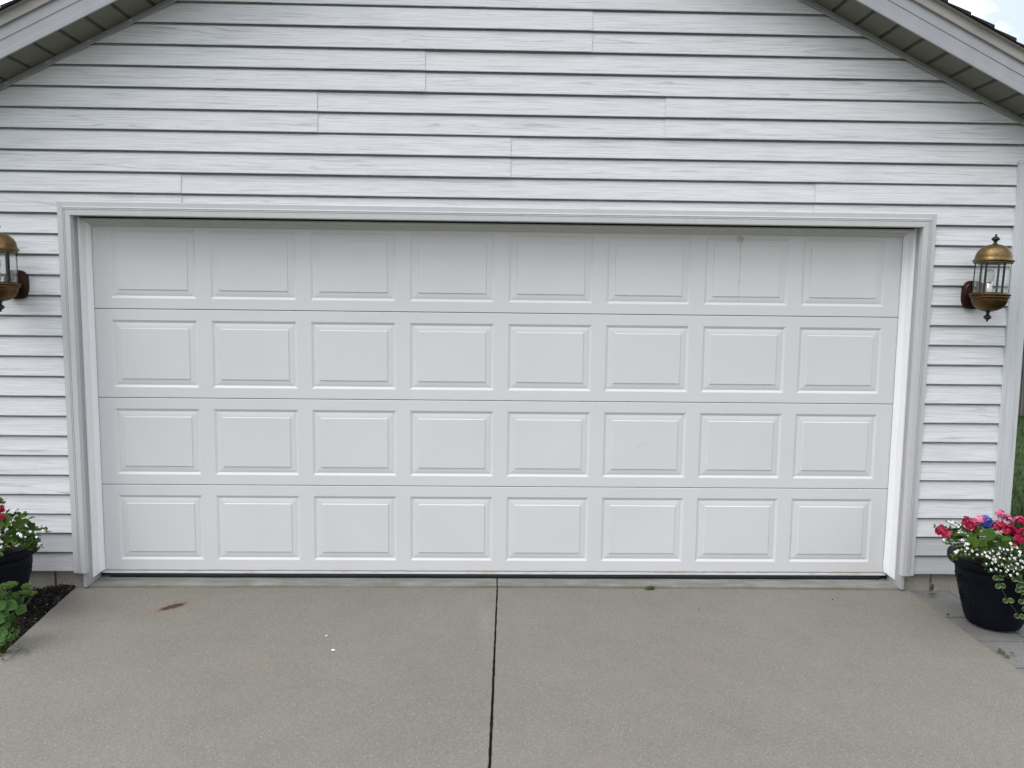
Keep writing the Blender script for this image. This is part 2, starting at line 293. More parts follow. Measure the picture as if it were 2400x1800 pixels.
# ------------------------------------------------------------------ object helpers
def tag(o, label, cat, group=None, kind=None):
    if label: o['label'] = label
    if cat: o['category'] = cat
    if group: o['group'] = group
    if kind: o['kind'] = kind
    return o
def thing(name, loc=(0, 0, 0), rot=(0, 0, 0)):
    o = bpy.data.objects.new(name, None); COL.objects.link(o); o.empty_display_size = .1
    o.location = loc; o.rotation_euler = rot
    return o
class MB:
    def __init__(s): s.v = []; s.f = []; s.mi = []; s.sm = []; s.ev = []
    def add(s, vs, fs, mi=0, smooth=False, edge=None):
        k = len(s.v); s.v += [tuple(x) for x in vs]
        s.ev += list(edge) if edge is not None else [0.0] * len(vs)
        for f in fs: s.f.append([i + k for i in f]); s.mi.append(mi); s.sm.append(smooth)
        return k
    def box(s, x0, x1, y0, y1, z0, z1, mi=0):
        s.add([(x, y, z) for x in (x0, x1) for y in (y0, y1) for z in (z0, z1)],
              [(0, 1, 3, 2), (4, 6, 7, 5), (0, 4, 5, 1), (2, 3, 7, 6), (0, 2, 6, 4), (1, 5, 7, 3)], mi)
    def strip(s, A, B, mi=0, smooth=False):          # two point rows
        n = len(A); s.add(list(A) + list(B), [(i, i + 1, n + i + 1, n + i) for i in range(n - 1)], mi, smooth)
    def lathe(s, prof, seg=40, c=(0, 0), mi=0, smooth=True, a0=0, a1=2 * math.pi):
        full = abs(a1 - a0 - 2 * math.pi) < 1e-6; n = seg if full else seg + 1
        vs = [(c[0] + r * math.cos(a0 + (a1 - a0) * j / seg), c[1] + r * math.sin(a0 + (a1 - a0) * j / seg), z) for r, z in prof for j in range(n)]
        fs = []
        for i in range(len(prof) - 1):
            for j in range(seg):
                j2 = (j + 1) % n; fs.append((i * n + j, i * n + j2, (i + 1) * n + j2, (i + 1) * n + j))
        s.add(vs, fs, mi, smooth)
    def tube(s, pts, r, seg=6, mi=0, r1=None):
        pts = [Vector(p) for p in pts]; n = len(pts); vs = []
        for i, p in enumerate(pts):
            d = (pts[min(i + 1, n - 1)] - pts[max(i - 1, 0)]).normalized()
            a = d.orthogonal().normalized(); bb = d.cross(a)
            rr = r if r1 is None else r + (r1 - r) * i / (n - 1)
            vs += [p + (a * math.cos(t) + bb * math.sin(t)) * rr for t in [2 * math.pi * j / seg for j in range(seg)]]
        fs = [(i * seg + j, i * seg + (j + 1) % seg, (i + 1) * seg + (j + 1) % seg, (i + 1) * seg + j) for i in range(n - 1) for j in range(seg)]
        fs += [tuple(range(seg))[::-1], tuple((n - 1) * seg + j for j in range(seg))]
        s.add(vs, fs, mi, True)
    def ball(s, c, r, seg=10, mi=0, sz=1):
        c = Vector(c); rings = seg // 2
        vs = [c + Vector((0, 0, -r * sz))]
        for i in range(1, rings):
            t = math.pi * i / rings
            vs += [c + Vector((r * math.sin(t) * math.cos(2 * math.pi * j / seg), r * math.sin(t) * math.sin(2 * math.pi * j / seg), -r * sz * math.cos(t))) for j in range(seg)]
        vs.append(c + Vector((0, 0, r * sz))); L = len(vs) - 1
        fs = [(0, 1 + (j + 1) % seg, 1 + j) for j in range(seg)]
        fs += [(1 + i * seg + j, 1 + i * seg + (j + 1) % seg, 1 + (i + 1) * seg + (j + 1) % seg, 1 + (i + 1) * seg + j) for i in range(rings - 2) for j in range(seg)]
        fs += [(L, 1 + (rings - 2) * seg + j, 1 + (rings - 2) * seg + (j + 1) % seg) for j in range(seg)]
        s.add(vs, fs, mi, True)
    def mesh(s, name, mats):
        me = bpy.data.meshes.new(name); me.from_pydata(s.v, [], s.f)
        for m in (mats if isinstance(mats, (list, tuple)) else [mats]): me.materials.append(m)
        me.polygons.foreach_set('material_index', s.mi); me.polygons.foreach_set('use_smooth', s.sm)
        if any(s.ev):
            a = me.attributes.new('edge', 'FLOAT', 'POINT'); a.data.foreach_set('value', s.ev)
        me.update(); return me
    def build(s, name, mats, parent=None, fix=False):
        me = s.mesh(name, mats)
        if fix:
            bm = bmesh.new(); bm.from_mesh(me); bmesh.ops.recalc_face_normals(bm, faces=bm.faces); bm.to_mesh(me); bm.free()
        o = bpy.data.objects.new(name, me); COL.objects.link(o)
        if parent: o.parent = parent
        return o
def bevel(o, w=.003, seg=2):
    m = o.modifiers.new('bevel', 'BEVEL'); m.width = w; m.segments = seg; m.limit_method = 'ANGLE'; m.angle_limit = math.radians(40); return o

# ------------------------------------------------------------------ the garage
PITCHZ, Z0 = .11688, .0384
XW = 3.10                                  # half width of the building
APEX = 4.255                               # soffit line: z = APEX - .5|x|
garage = tag(thing('garage'), 'pale vinyl sided garage with gable roof and wide white paneled door', 'garage')

# --- siding: every course is real lapped geometry
sv, sf, suv, scath = [], [], [], []
def course(k, x0a, x1a, off, cap0, cap1, uoff, slope):
    z = Z0 + PITCHZ * k; zt = z + PITCHZ + .012
    def lim(x, zz):
        if not slope: return x
        L = 2 * (APEX - .012 - zz); return max(-L, min(L, x))
    prof = [(-.1395, z + .024), (-.1405, z), (-.1445, z), (-.1455, z + .003), (-.1325, z + PITCHZ - .012), (-.122, z + PITCHZ - .005), (-.114, zt)]
    base = len(sv)
    for (y, zz) in prof:
        for x in (x0a, x1a): sv.append((lim(x, zz), y + off, zz))
    for i in range(6):
        f = (base + 2 * i, base + 2 * i + 1, base + 2 * i + 3, base + 2 * i + 2); sf.append(f)
        for j in f:
            x, y, zz = sv[j]; suv.append((x + uoff, (zz - z) + k * .37))
        scath.append(1.0 if k % 2 == 0 else 0.0)
    for side, on in ((0, cap0), (1, cap1)):
        if on:
            i0 = base + side; q = [sv[i0 + 4], sv[i0 + 10]]
            kk = len(sv); sv.extend([q[0], q[1], (q[1][0], q[1][1] + .0042, q[1][2]), (q[0][0], q[0][1] + .0042, q[0][2])])
            f = (kk, kk + 1, kk + 2, kk + 3); sf.append(f)
            for j in f: suv.append((0, .02))
            scath.append(0.0)
seams = {26: [.486], 24: [-.457], 22: [-1.067, .928], 20: [.032], 18: [-1.845, 1.815], 28: [-1.3], 30: [.35], 32: [-.5]}
for k in range(0, 36):
    z = Z0 + PITCHZ * k
    if z > APEX - .05: break
    slope = z + PITCHZ > 2.64
    xe = 3.0 if z + PITCHZ < 2.50 else XW
    pk = k - (k % 2); ru = random.Random(pk * 13 + 5)
    if z < 2.10:
        course(k, -xe, -2.530, 0, False, False, ru.uniform(0, 30), False); course(k, 2.530, xe, 0, False, False, ru.uniform(0, 30), False)
    else:
        xs = [-xe] + [s for s in seams.get(pk, []) if abs(s) < 2 * (APEX - z)] + [xe]
        for i in range(len(xs) - 1):
            course(k, xs[i], xs[i + 1] + (.012 if i < len(xs) - 2 else 0), 0 if i % 2 else -.0045, False, i < len(xs) - 2, ru.uniform(0, 30), slope)
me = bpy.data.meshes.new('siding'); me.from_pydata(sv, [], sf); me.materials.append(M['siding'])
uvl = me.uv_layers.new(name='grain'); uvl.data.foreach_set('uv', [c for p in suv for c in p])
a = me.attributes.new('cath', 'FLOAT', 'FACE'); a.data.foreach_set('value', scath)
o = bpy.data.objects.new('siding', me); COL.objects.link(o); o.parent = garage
# --- sheathing, side and rear walls behind the siding (closed box)
mb = MB()
mb.box(-3.085, -2.48, -.112, -.02, .056, 2.13); mb.box(2.48, 3.085, -.112, -.02, .056, 2.13)
mb.add([(-3.085, -.112, 2.13), (3.085, -.112, 2.13), (3.085, -.112, 2.70), (0, -.112, 4.24), (-3.085, -.112, 2.70)], [(0, 1, 2, 3, 4)])
mb.box(-3.09, -3.06, -.02, 6.5, 0, 2.68); mb.box(3.06, 3.09, -.02, 6.5, 0, 2.68); mb.box(-3.06, 3.06, 6.47, 6.5, 0, 2.68)
mb.add([(-3.085, 6.5, 2.6), (3.085, 6.5, 2.6), (3.085, 6.5, 2.70), (0, 6.5, 4.24), (-3.085, 6.5, 2.70)], [(4, 3, 2, 1, 0)])
mb.box(-2.48, 2.48, -.10, 0.3, 2.145, 2.20)
mb.build('wall', M['post'], garage)
# --- corner posts
for s in (-1, 1):
    mb = MB()
    x0, x1 = sorted((s * 2.998, s * 3.104))
    z0, z1 = .030, 2.512
    pr = [(2.998, -.146), (3.001, -.152), (3.103, -.152), (3.104, -.150), (3.104, -.060), (3.085, -.055)]
    A = [(s * x, y, z0) for x, y in pr]; B = [(s * x, y, z1) for x, y in pr]
    mb.strip(A, B); mb.strip([(s * 2.998, -.146, z0), (s * 2.998, -.120, z0)], [(s * 2.998, -.146, z1), (s * 2.998, -.120, z1)])
    mb.add([(s * 2.992, -.154, z1 - .012), (s * 3.108, -.154, z1 - .012), (s * 3.108, -.154, z1 + .006), (s * 2.992, -.154, z1 + .006),
            (s * 2.992, -.12, z1 - .012), (s * 3.108, -.12, z1 - .012), (s * 3.108, -.12, z1 + .006), (s * 2.992, -.12, z1 + .006)],
           [(0, 1, 2, 3), (3, 2, 6, 7), (0, 4, 5, 1), (0, 3, 7, 4), (1, 5, 6, 2)])
    mb.build('corner_post', M['post'], garage, fix=True)
# --- foundation with its block joints
for s, m in ((-1, M['rust']), (1, M['mortar'])):
    fo = MB()
    for (xa, xb) in ((2.4795, 2.656), (2.668, 3.075)):
        x0, x1 = sorted((s * xa, s * xb)); fo.box(x0, x1, -.118, .02, -.30, .052)
    x0, x1 = sorted((s * 2.655, s * 2.669)); fo.box(x0, x1, -.112, .018, -.30, .050)
    f = bevel(fo.build('foundation', M['foundation_block'], garage), .003, 1)
    mb = MB(); x0, x1 = sorted((s * 2.6565, s * 2.6675)); mb.box(x0, x1, -.1165, -.1125, -.30, .0495); mb.build('mortar_joint', m, f)
# --- door casing: one profile swept round the opening with mitred corners
PR = [(0, -.120), (0, -.156), (.0015, -.158), (.029, -.158), (.030, -.1535), (.0325, -.1535), (.0335, -.1575), (.038, -.1575), (.039, -.153), (.0415, -.153), (.0425, -.157), (.0465, -.156), (.050, -.150), (.075, -.150), (.0765, -.148), (.0765, -.120)]
xi, zi, zb = 2.458, 2.127, .030
frame = tag(thing('door_frame'), None, None); frame.parent = garage
for s in (-1, 1):
    mb = MB(); A = [(s * (xi + u), y, zb) for u, y in PR]; B = [(s * (xi + u), y, zi + u) for u, y in PR]
    mb.strip(A, B); mb.add(A, [tuple(range(len(A)))]); mb.build('side_casing', M['casing_vinyl'], frame, fix=True)
mb = MB(); g = .0008
mb.strip([(-(xi + u) + g, y, zi + u) for u, y in PR], [((xi + u) - g, y, zi + u) for u, y in PR]); mb.build('head_casing', M['casing_vinyl'], frame, fix=True)
for s in (-1, 1):
    mb = MB(); x0, x1 = sorted((s * 2.461, s * 2.479)); mb.box(x0, x1, -.147, .02, -.0585, 2.1285); mb.build('jamb', M['jamb_wrap'], frame)
mb = MB(); mb.box(-2.461, 2.461, -.147, .02, 2.1285, 2.146); mb.build('head_jamb', M['head_jamb_shade'], frame)  # shadow under the head is painted in as a darker jamb colour
# --- white vinyl stop with a flexible flap against the door
ST = [(0, -.080), (.0015, -.082), (.0105, -.082), (.012, -.080), (.0145, -.058), (.0135, -.055), (.0155, -.032), (.018, -.028), (.022, -.024), (.036, -.008), (.0375, -.005), (.034, -.006), (.015, -.020), (0, -.020)]
for s in (-1, 1):
    mb = MB(); rows = []
    zs = [-.026, .0, .05, .12, .20, .30] + list(np.linspace(.5, 2.10, 7)) + [2.127]
    for z in zs:
        w = (.006 * math.exp(-((z - .02) / .05) ** 2) - .010 * math.exp(-((z + .03) / .05) ** 2)) if s > 0 else .0006 * math.sin(z * 60)
        row = []
        for u, y in ST:
            fl = max(0, (u - .016) / .022)
            zz = z + (u * 0.9 if z < -.02 else 0)
            row.append((s * (2.4605 - u - w * fl), y, zz))
        rows.append(row)
    for A, B in zip(rows[:-1], rows[1:]): mb.strip(A + A[:1], B + B[:1])
    mb.add(rows[0], [tuple(range(len(ST)))])
    mb.build('weatherstrip', M['weatherstrip_white'], frame, fix=True)
mb = MB(); A = [(-2.444 + u * .3, y, 2.1215 - u * .98) for u, y in ST]; B = [(2.444 - u * .3, y, 2.1215 - u * .98) for u, y in ST]
mb.strip(A + A[:1], B + B[:1]); mb.add(A, [tuple(range(len(A)))]); mb.add(B, [tuple(range(len(A)))])
mb.build('head_weatherstrip', M['head_strip_shade'], frame, fix=True)  # same white stop, its shade below the casing put into the colour

# --- the sectional door
H = .5334; PX, PWD = .5927, .5112; TOPO, BOTO = .0642, .0623
door = thing('garage_door'); door.parent = garage
DX = 2.455
RP = [(0, 0), (.003, .0006), (.0145, .0072), (.0165, .0077), (.019, .0074), (.024, .0062), (.031, .0050), (.040, .0042), (.050, .0039), (.0510, .0037), (.0534, -.0008), (.0550, -.0010), (.060, -.0010)]
for r in range(4):
    zb_, zt_ = (3 - r) * H + .0016, (4 - r) * H - .0016
    if r == 3: zb_ = -.006
    zp0, zp1 = (3 - r) * H + BOTO, (4 - r) * H - TOPO
    mb = MB(); xs = []
    for c_ in range(8):
        cx_ = (c_ - 3.5) * PX; xs.append((cx_ - PWD / 2, cx_ + PWD / 2))
    q = lambda x0, x1, z0, z1: mb.add([(x0, 0, z0), (x1, 0, z0), (x1, 0, z1), (x0, 0, z1)], [(0, 1, 2, 3)])
    e = .003
    q(-DX, DX, zp1, zt_ - e); q(-DX, DX, zb_ + e, zp0)
    edges = [-DX] + [x for p in xs for x in p] + [DX]
    for i in range(0, len(edges), 2): q(edges[i], edges[i + 1], zp0, zp1)
    for (x0, x1) in xs:
        loops = [[(x0 + d, y, zp0 + d), (x1 - d, y, zp0 + d), (x1 - d, y, zp1 - d), (x0 + d, y, zp1 - d)] for d, y in RP]
        for i in range(len(loops) - 1):
            for j in range(4):
                j2 = (j + 1) % 4; mb.add([loops[i][j], loops[i][j2], loops[i + 1][j2], loops[i + 1][j]], [(0, 1, 2, 3)])
        mb.add(loops[-1], [(0, 1, 2, 3)])
    # rolled edges top and bottom, and the body behind
    for z, sgn in ((zt_, -1), (zb_, 1)):
        pts = [(0, z + sgn * e), (.0008, z + sgn * .0012), (.003, z), (.045, z)]
        mb.strip([(-DX, y, zz) for y, zz in pts], [(DX, y, zz) for y, zz in pts])
    for sx in (-DX, DX): mb.add([(sx, .0, zb_ + e), (sx, .045, zb_), (sx, .045, zt_), (sx, .0, zt_ - e)], [(0, 1, 2, 3)])
    mb.add([(-DX, .045, zb_), (DX, .045, zb_), (DX, .045, zt_), (-DX, .045, zt_)], [(3, 2, 1, 0)])
    mb.build('door_section', M['door'], door)
mb = MB(); mb.box(-DX, DX, .0462, .05, -.006, 2.136); mb.build('section_backing', M['dark_void'], door)
mb = MB(); A = [(.004, -.0075), (.004, -.011), (-.0015, -.012), (-.002, -.0215), (.003, -.0224), (.045, -.0224)]
mb.strip([(-DX + .012, y, z) for y, z in A], [(DX - .012, y, z) for y, z in A]); mb.build('bottom_retainer', M['retainer'], door)
mb = MB(); n = 60
prof = [(.004, -.0226), (.001, -.024), (.0015, -.0325), (.001, -.034), (.0012, -.044), (.005, -.0492), (.020, -.0515), (.045, -.0490), (.05, -.0237)]
for i in range(n):
    rows = []
    for j in (i, i + 1):
        t = j / n; x = -2.395 + t * 4.80
        sag = -.0012 * math.sin(x * 3.1) + .0010 * math.sin(x * 7.7)
        rows.append([(x, y, z + (sag if k > 1 else 0)) for k, (y, z) in enumerate(prof)])
    mb.strip(rows[0], rows[1], 0, True)
for x in (-2.395, 2.405): mb.add([(x, y, z) for y, z in prof], [tuple(range(len(prof)))])
mb.build('bottom_seal', M['rubber_seal'], door, fix=True)

# --- roof edge: soffit with grooves, wall trim, fascia, rake metal, shingles
YS, YF = -.142, -.362
XE = 3.50
for s in (-1, 1):
    mb = MB(); gx = .0 + (.136 if s < 0 else .190)
    xs = []; x = gx - .1393
    pts = []
    while x < XE:
        pts += [(x + .010, 0), (x + .1265, 0), (x + .1285, .020), (x + .1393 + .008, .020)]; x += .1393
    pts = [(max(0, min(XE, a)), d) for a, d in pts if a < XE]
    zf = lambda a, d: APEX - .0045 - .5 * a + d
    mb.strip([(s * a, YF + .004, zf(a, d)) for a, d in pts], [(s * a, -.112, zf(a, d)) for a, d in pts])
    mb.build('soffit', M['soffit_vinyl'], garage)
    mb = MB()   # J trim along the wall under the soffit
    pr = [(-.1475, -.0385), (-.157, -.040), (-.1585, -.0385), (-.1585, -.025), (-.157, -.0235), (-.149, -.0235), (-.149, -.004)]
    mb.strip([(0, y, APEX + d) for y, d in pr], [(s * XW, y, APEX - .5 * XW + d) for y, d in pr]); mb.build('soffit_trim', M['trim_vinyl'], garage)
    mb = MB()   # fascia cover
    fp = [(YF + .007, -.0065), (YF + .002, -.0065), (YF, -.004), (YF, .026), (YF + .0035, .0295), (YF + .0035, .084), (YF, .0875), (YF, .148), (YF + .02, .148), (YF + .02, .2)]
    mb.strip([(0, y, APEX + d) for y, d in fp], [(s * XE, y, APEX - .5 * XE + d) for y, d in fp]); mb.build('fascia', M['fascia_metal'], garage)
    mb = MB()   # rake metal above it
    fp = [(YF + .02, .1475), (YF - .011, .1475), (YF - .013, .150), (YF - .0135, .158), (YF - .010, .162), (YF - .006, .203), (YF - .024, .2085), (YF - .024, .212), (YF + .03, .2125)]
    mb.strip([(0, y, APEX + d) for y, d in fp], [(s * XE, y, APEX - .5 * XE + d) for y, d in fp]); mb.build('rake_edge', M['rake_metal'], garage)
roof = MB(); CO = .128
for s in (-1, 1):
    x = XE + .03; i = 0; base = APEX + .2135
    while x > 0:
        x2 = max(0, x - CO); jag = random.uniform(-.006, .006)
        yf = YF - .036 + jag; th = .013 + random.uniform(-.002, .003)
        z1 = base - .5 * x; z2 = base - .5 * x2
        v = [(s * x, yf, z1 + .002), (s * x2, yf, z2 + .002), (s * x2, yf, z2 + .006), (s * x, yf, z1 + th + .006)]
        vb = [(p[0], 6.7, p[2]) for p in v]
        roof.add(v + vb, [(0, 1, 2, 3), (4, 7, 6, 5), (3, 2, 6, 7), (0, 3, 7, 4), (0, 4, 5, 1), (1, 5, 6, 2)])
        x -= CO; i += 1
roof.build('roof', M['shingle'], garage, fix=True)

# ------------------------------------------------------------------ ground
def zd(y): return -.0675 + .012 * (y + .14)           # the driveway falls gently away
# garage floor slab with its rounded lip, split by the control joint
mb = MB()
JX = -.010
for x0, x1 in ((-2.459, JX - .004), (JX + .004, 2.459)):
    n = 30; pr = [(.60, -.0515), (.02, -.0520), (-.06, -.0525), (-.118, -.0532), (-.128, -.0548), (-.133, -.059), (-.135, -.09)]
    for i in range(n):
        a, c_ = x0 + (x1 - x0) * i / n, x0 + (x1 - x0) * (i + 1) / n
        w = lambda x: .0022 * math.sin(x * 5.3) + .0016 * math.sin(x * 13.1 + 1) - .018 * max(0, 1 - (x / 2.4) ** 2) * -1
        rows = [[(x, y + (w(x) if y < -.1 else 0), z) for y, z in pr] for x in (a, c_)]
        mb.strip(rows[0], rows[1], 0, True)
    for x in (x0, x1): mb.add([(x, y + (w(x) if y < -.1 else 0), z) for y, z in pr] + [(x, .6, -.09)], [tuple(range(len(pr) + 1))])
mb.box(JX - .0042, JX + .0042, -.105, .6, -.09, -.060, 1)
gf = mb.build('garage_floor', [M['slab'], M['filler']], None, fix=True); gf['kind'] = 'structure'

# driveway: two slabs with an open joint
def edgeL(y): return -2.535 + .155 * min(1, max(0, (-y - .16) / 1.1)) + .0 * y
def edgeR(y): return 2.515 - .028 * min(1, max(0, (-y - .2) / 1.1))
def joint(y): return -.009 + .018 * (y + .12)
mb = MB()
ys = [-.112] + list(np.linspace(-.16, -3.2, 120)) + [-4.5, -6, -9]
rj = np.random.default_rng(3)
jl = rj.normal(0, .0009, len(ys)); jr = rj.normal(0, .0009, len(ys)); el = rj.normal(0, .0015, len(ys)); er = rj.normal(0, .0015, len(ys))
cL, cJL, cJL2, cJR2, cJR, cR = [], [], [], [], [], []
for i, y in enumerate(ys):
    z = zd(y); hw = .0036 + .0016 * min(1, max(0, -y - .1))
    cL.append((edgeL(y) + el[i], y, z)); cJL.append((joint(y) - hw - .002 + jl[i], y, z)); cJL2.append((joint(y) - hw + jl[i], y, z - .003))
    cJR2.append((joint(y) + hw + jr[i], y, z - .003)); cJR.append((joint(y) + hw + .002 + jr[i], y, z)); cR.append((edgeR(y) + er[i], y, z))
dn = lambda row, d: [(x, y, z - d) for x, y, z in row]
mb.strip(cL, cJL); mb.strip(cJL, cJL2); mb.strip(cJL2, dn(cJL2, .05)); mb.strip(cJR, cR); mb.strip(cJR2, cJR); mb.strip(dn(cJR2, .05), cJR2)
mb.strip(dn(cL, .12), cL); mb.strip(cR, dn(cR, .12)); mb.strip(dn(cJL2, .016), dn(cJR2, .016), 1)
dw = mb.build('driveway', [M['driveway_concrete'], M['filler']], None, fix=True); dw['kind'] = 'structure'

mb = MB(); q = 120
mb.add([(-q, -q, -.24), (q, -q, -.24), (q, q, -.24), (-q, q, -.24)], [(0, 1, 2, 3)]); ob = mb.build('ground', M['lawn']); ob['kind'] = 'structure'
mb = MB(); mb.box(-60, 60, -16, -9, -.235, -.175); ob = mb.build('street', M['asphalt']); ob['kind'] = 'structure'
# lawn sheet at the right of and behind the garage, gently uneven
mb = MB()
lz = lambda x, y: -.135 + .012 * math.sin(x * 1.7 + y) + .010 * math.sin(y * 2.3 - x * .6)
for xs_, ys_ in ((np.concatenate([np.linspace(3.085, 16, 60), np.linspace(18, 70, 12)]), np.concatenate([np.linspace(-9, -1.2, 24), np.linspace(-1.0, 16, 80), np.linspace(18, 80, 14)])),
                 (np.linspace(2.47, 3.085, 5), np.linspace(-9, -1.41, 24)), (np.concatenate([np.linspace(-70, -12, 12), np.linspace(-11, -3.695, 24)]), np.concatenate([np.linspace(-9, 8, 50), np.linspace(10, 80, 14)])),
                 (np.linspace(-3.695, -2.385, 8), np.linspace(-9, -3.0, 18)), (np.linspace(-3.695, -3.085, 5), np.linspace(-.119, 8, 40))):
    nx = len(xs_); vs = [(x, y, lz(x, y)) for y in ys_ for x in xs_]
    mb.add(vs, [(j * nx + i, j * nx + i + 1, (j + 1) * nx + i + 1, (j + 1) * nx + i) for j in range(len(ys_) - 1) for i in range(nx - 1)], 0, True)
ob = mb.build('lawn', M['lawn']); ob['kind'] = 'structure'
def blades(N, xr, yr, hmin, hmax, w, zf):
    r = np.random.default_rng(11); x = r.uniform(*xr, N); y = r.uniform(*yr, N); h = r.uniform(hmin, hmax, N); a = r.uniform(0, 6.283, N); ln = r.uniform(.2, .9, N); la = r.uniform(0, 6.283, N)
    z = zf(x, y); ca, sa = np.cos(a) * w, np.sin(a) * w
    lx, ly = np.cos(la) * h * ln, np.sin(la) * h * ln
    V = np.stack([np.stack([x - ca, y - sa, z], -1), np.stack([x + ca, y + sa, z], -1),
                  np.stack([x + ca * .8 + lx * .35, y + sa * .8 + ly * .35, z + h * .6], -1), np.stack([x - ca * .8 + lx * .35, y - sa * .8 + ly * .35, z + h * .6], -1),
                  np.stack([x + lx, y + ly, z + h * .95], -1)], 1).reshape(-1, 3)
    k = np.arange(N)[:, None] * 5
    F = [tuple(f) for f in np.concatenate([k + np.array([0, 1, 2, 3])], 1).tolist()] + [tuple(f) for f in (k + np.array([3, 2, 4])).tolist()]
    return V.tolist(), F
V, Fc = blades(42000, (3.15, 10.5), (-.3, 9.2), .04, .095, .0035, lambda x, y: -.135 + .012 * np.sin(x * 1.7 + y) + .010 * np.sin(y * 2.3 - x * .6) - .01)
me = bpy.data.meshes.new('grass'); me.from_pydata(V, [], Fc); me.materials.append(M['grass'])
ob = bpy.data.objects.new('grass', me); COL.objects.link(ob); tag(ob, 'dark green unmown lawn grass beside the garage', 'grass', kind='stuff')
# mulch bed left of the driveway: a lumpy bed under loose bark chips
mb = MB(); nx, ny = 60, 90
mz = lambda x, y: zd(max(y, -3)) - .012 + .016 * math.sin(x * 9 + y * 4) * math.sin(y * 7 - x * 3) + .010 * math.sin(x * 23 + 2) * math.sin(y * 19) - .03 * max(0, (x + 2.56) / .1)
vs = []
for j in range(ny + 1):
    y = -.118 - j / ny * 2.9; xr = edgeL(y) - .001
    for i in range(nx + 1):
        x = -3.7 + (xr + 3.7) * i / nx; vs.append((x, y, mz(x, y)))
mb.add(vs, [(j * (nx + 1) + i, (j + 1) * (nx + 1) + i, (j + 1) * (nx + 1) + i + 1, j * (nx + 1) + i + 1) for j in range(ny) for i in range(nx)], 0, True)
mb.box(-3.7, -3.69, -3, -.118, -.25, -.09)
ob = mb.build('mulch_bed', M['mulch']); ob['kind'] = 'structure'
mb = MB(); r = random.Random(4)
for i in range(5200):
    y = -.13 - r.random() ** 1.3 * 1.7; xr = edgeL(y) - .004; x = xr - r.random() ** 1.6 * 1.05
    L, w_ = r.uniform(.006, .03), r.uniform(.002, .006); a = r.uniform(0, 6.28); t = r.uniform(-.5, .5)
    z = mz(x, y) + r.uniform(.001, .013); d = Vector((math.cos(a), math.sin(a), t)) * L; e = Vector((-math.sin(a), math.cos(a), r.uniform(-.4, .4))) * w_
    p = Vector((x, y, z)); h = Vector((0, 0, w_ * .8))
    if (p + d).x > xr: d.x = -abs(d.x)
    if r.random() < .045:
        rr = r.uniform(.0012, .0028); mb.ball(p + Vector((0, 0, .004)), rr, 6, 1); continue
    mb.add([p - d - e, p + d - e * .6, p + d + e * .7, p - d + e, p - d * .8 + h, p + d * .8 + h], [(0, 1, 5, 4), (1, 2, 5), (2, 3, 4, 5), (3, 0, 4)], 0)
ob = mb.build('bark_mulch', [M['chip'], M['perlite']]); tag(ob, 'black bark mulch with pale specks beside the driveway', 'mulch', kind='stuff')
# pavers at the right
pl = ['gray square paver against the foundation, partly under the black planter', 'gray paver at the foundation behind the black planter',
      'gray paver under the front of the black planter, beside the driveway', 'gray paver right of the planter front, past the dark gap',
      'gray paver beside the driveway with a green weed on it', 'gray paver outermost, in front of the planter past the weed', ]
k = 0
rows = [(-.122, -.508), (-.512, -.805), (-.809, -1.10), (-1.104, -1.40)]
for ri, (ya, yb) in enumerate(rows):
    xl = max(edgeR(ya), edgeR(yb)) + .004; off = (0, .012, -.02, .05)[ri]
    for (xa, xb) in ((xl, 2.768 + off), (2.776 + off, 3.08)):
        mb = MB(); dz = random.uniform(-.003, .002)
        mb.box(xa, xb, yb, ya, -.13, zd(ya) - .010 + dz)
        ob = mb.build('paver', M['paver_concrete']); bevel(ob, .005, 2)
        lab = pl[k] if k < len(pl) else ('gray paver beside the driveway nearest the viewer' if k == 6 else 'gray outer paver nearest the viewer, away from the driveway')
        tag(ob, lab, 'paver', 'gray pavers beside the driveway'); k += 1

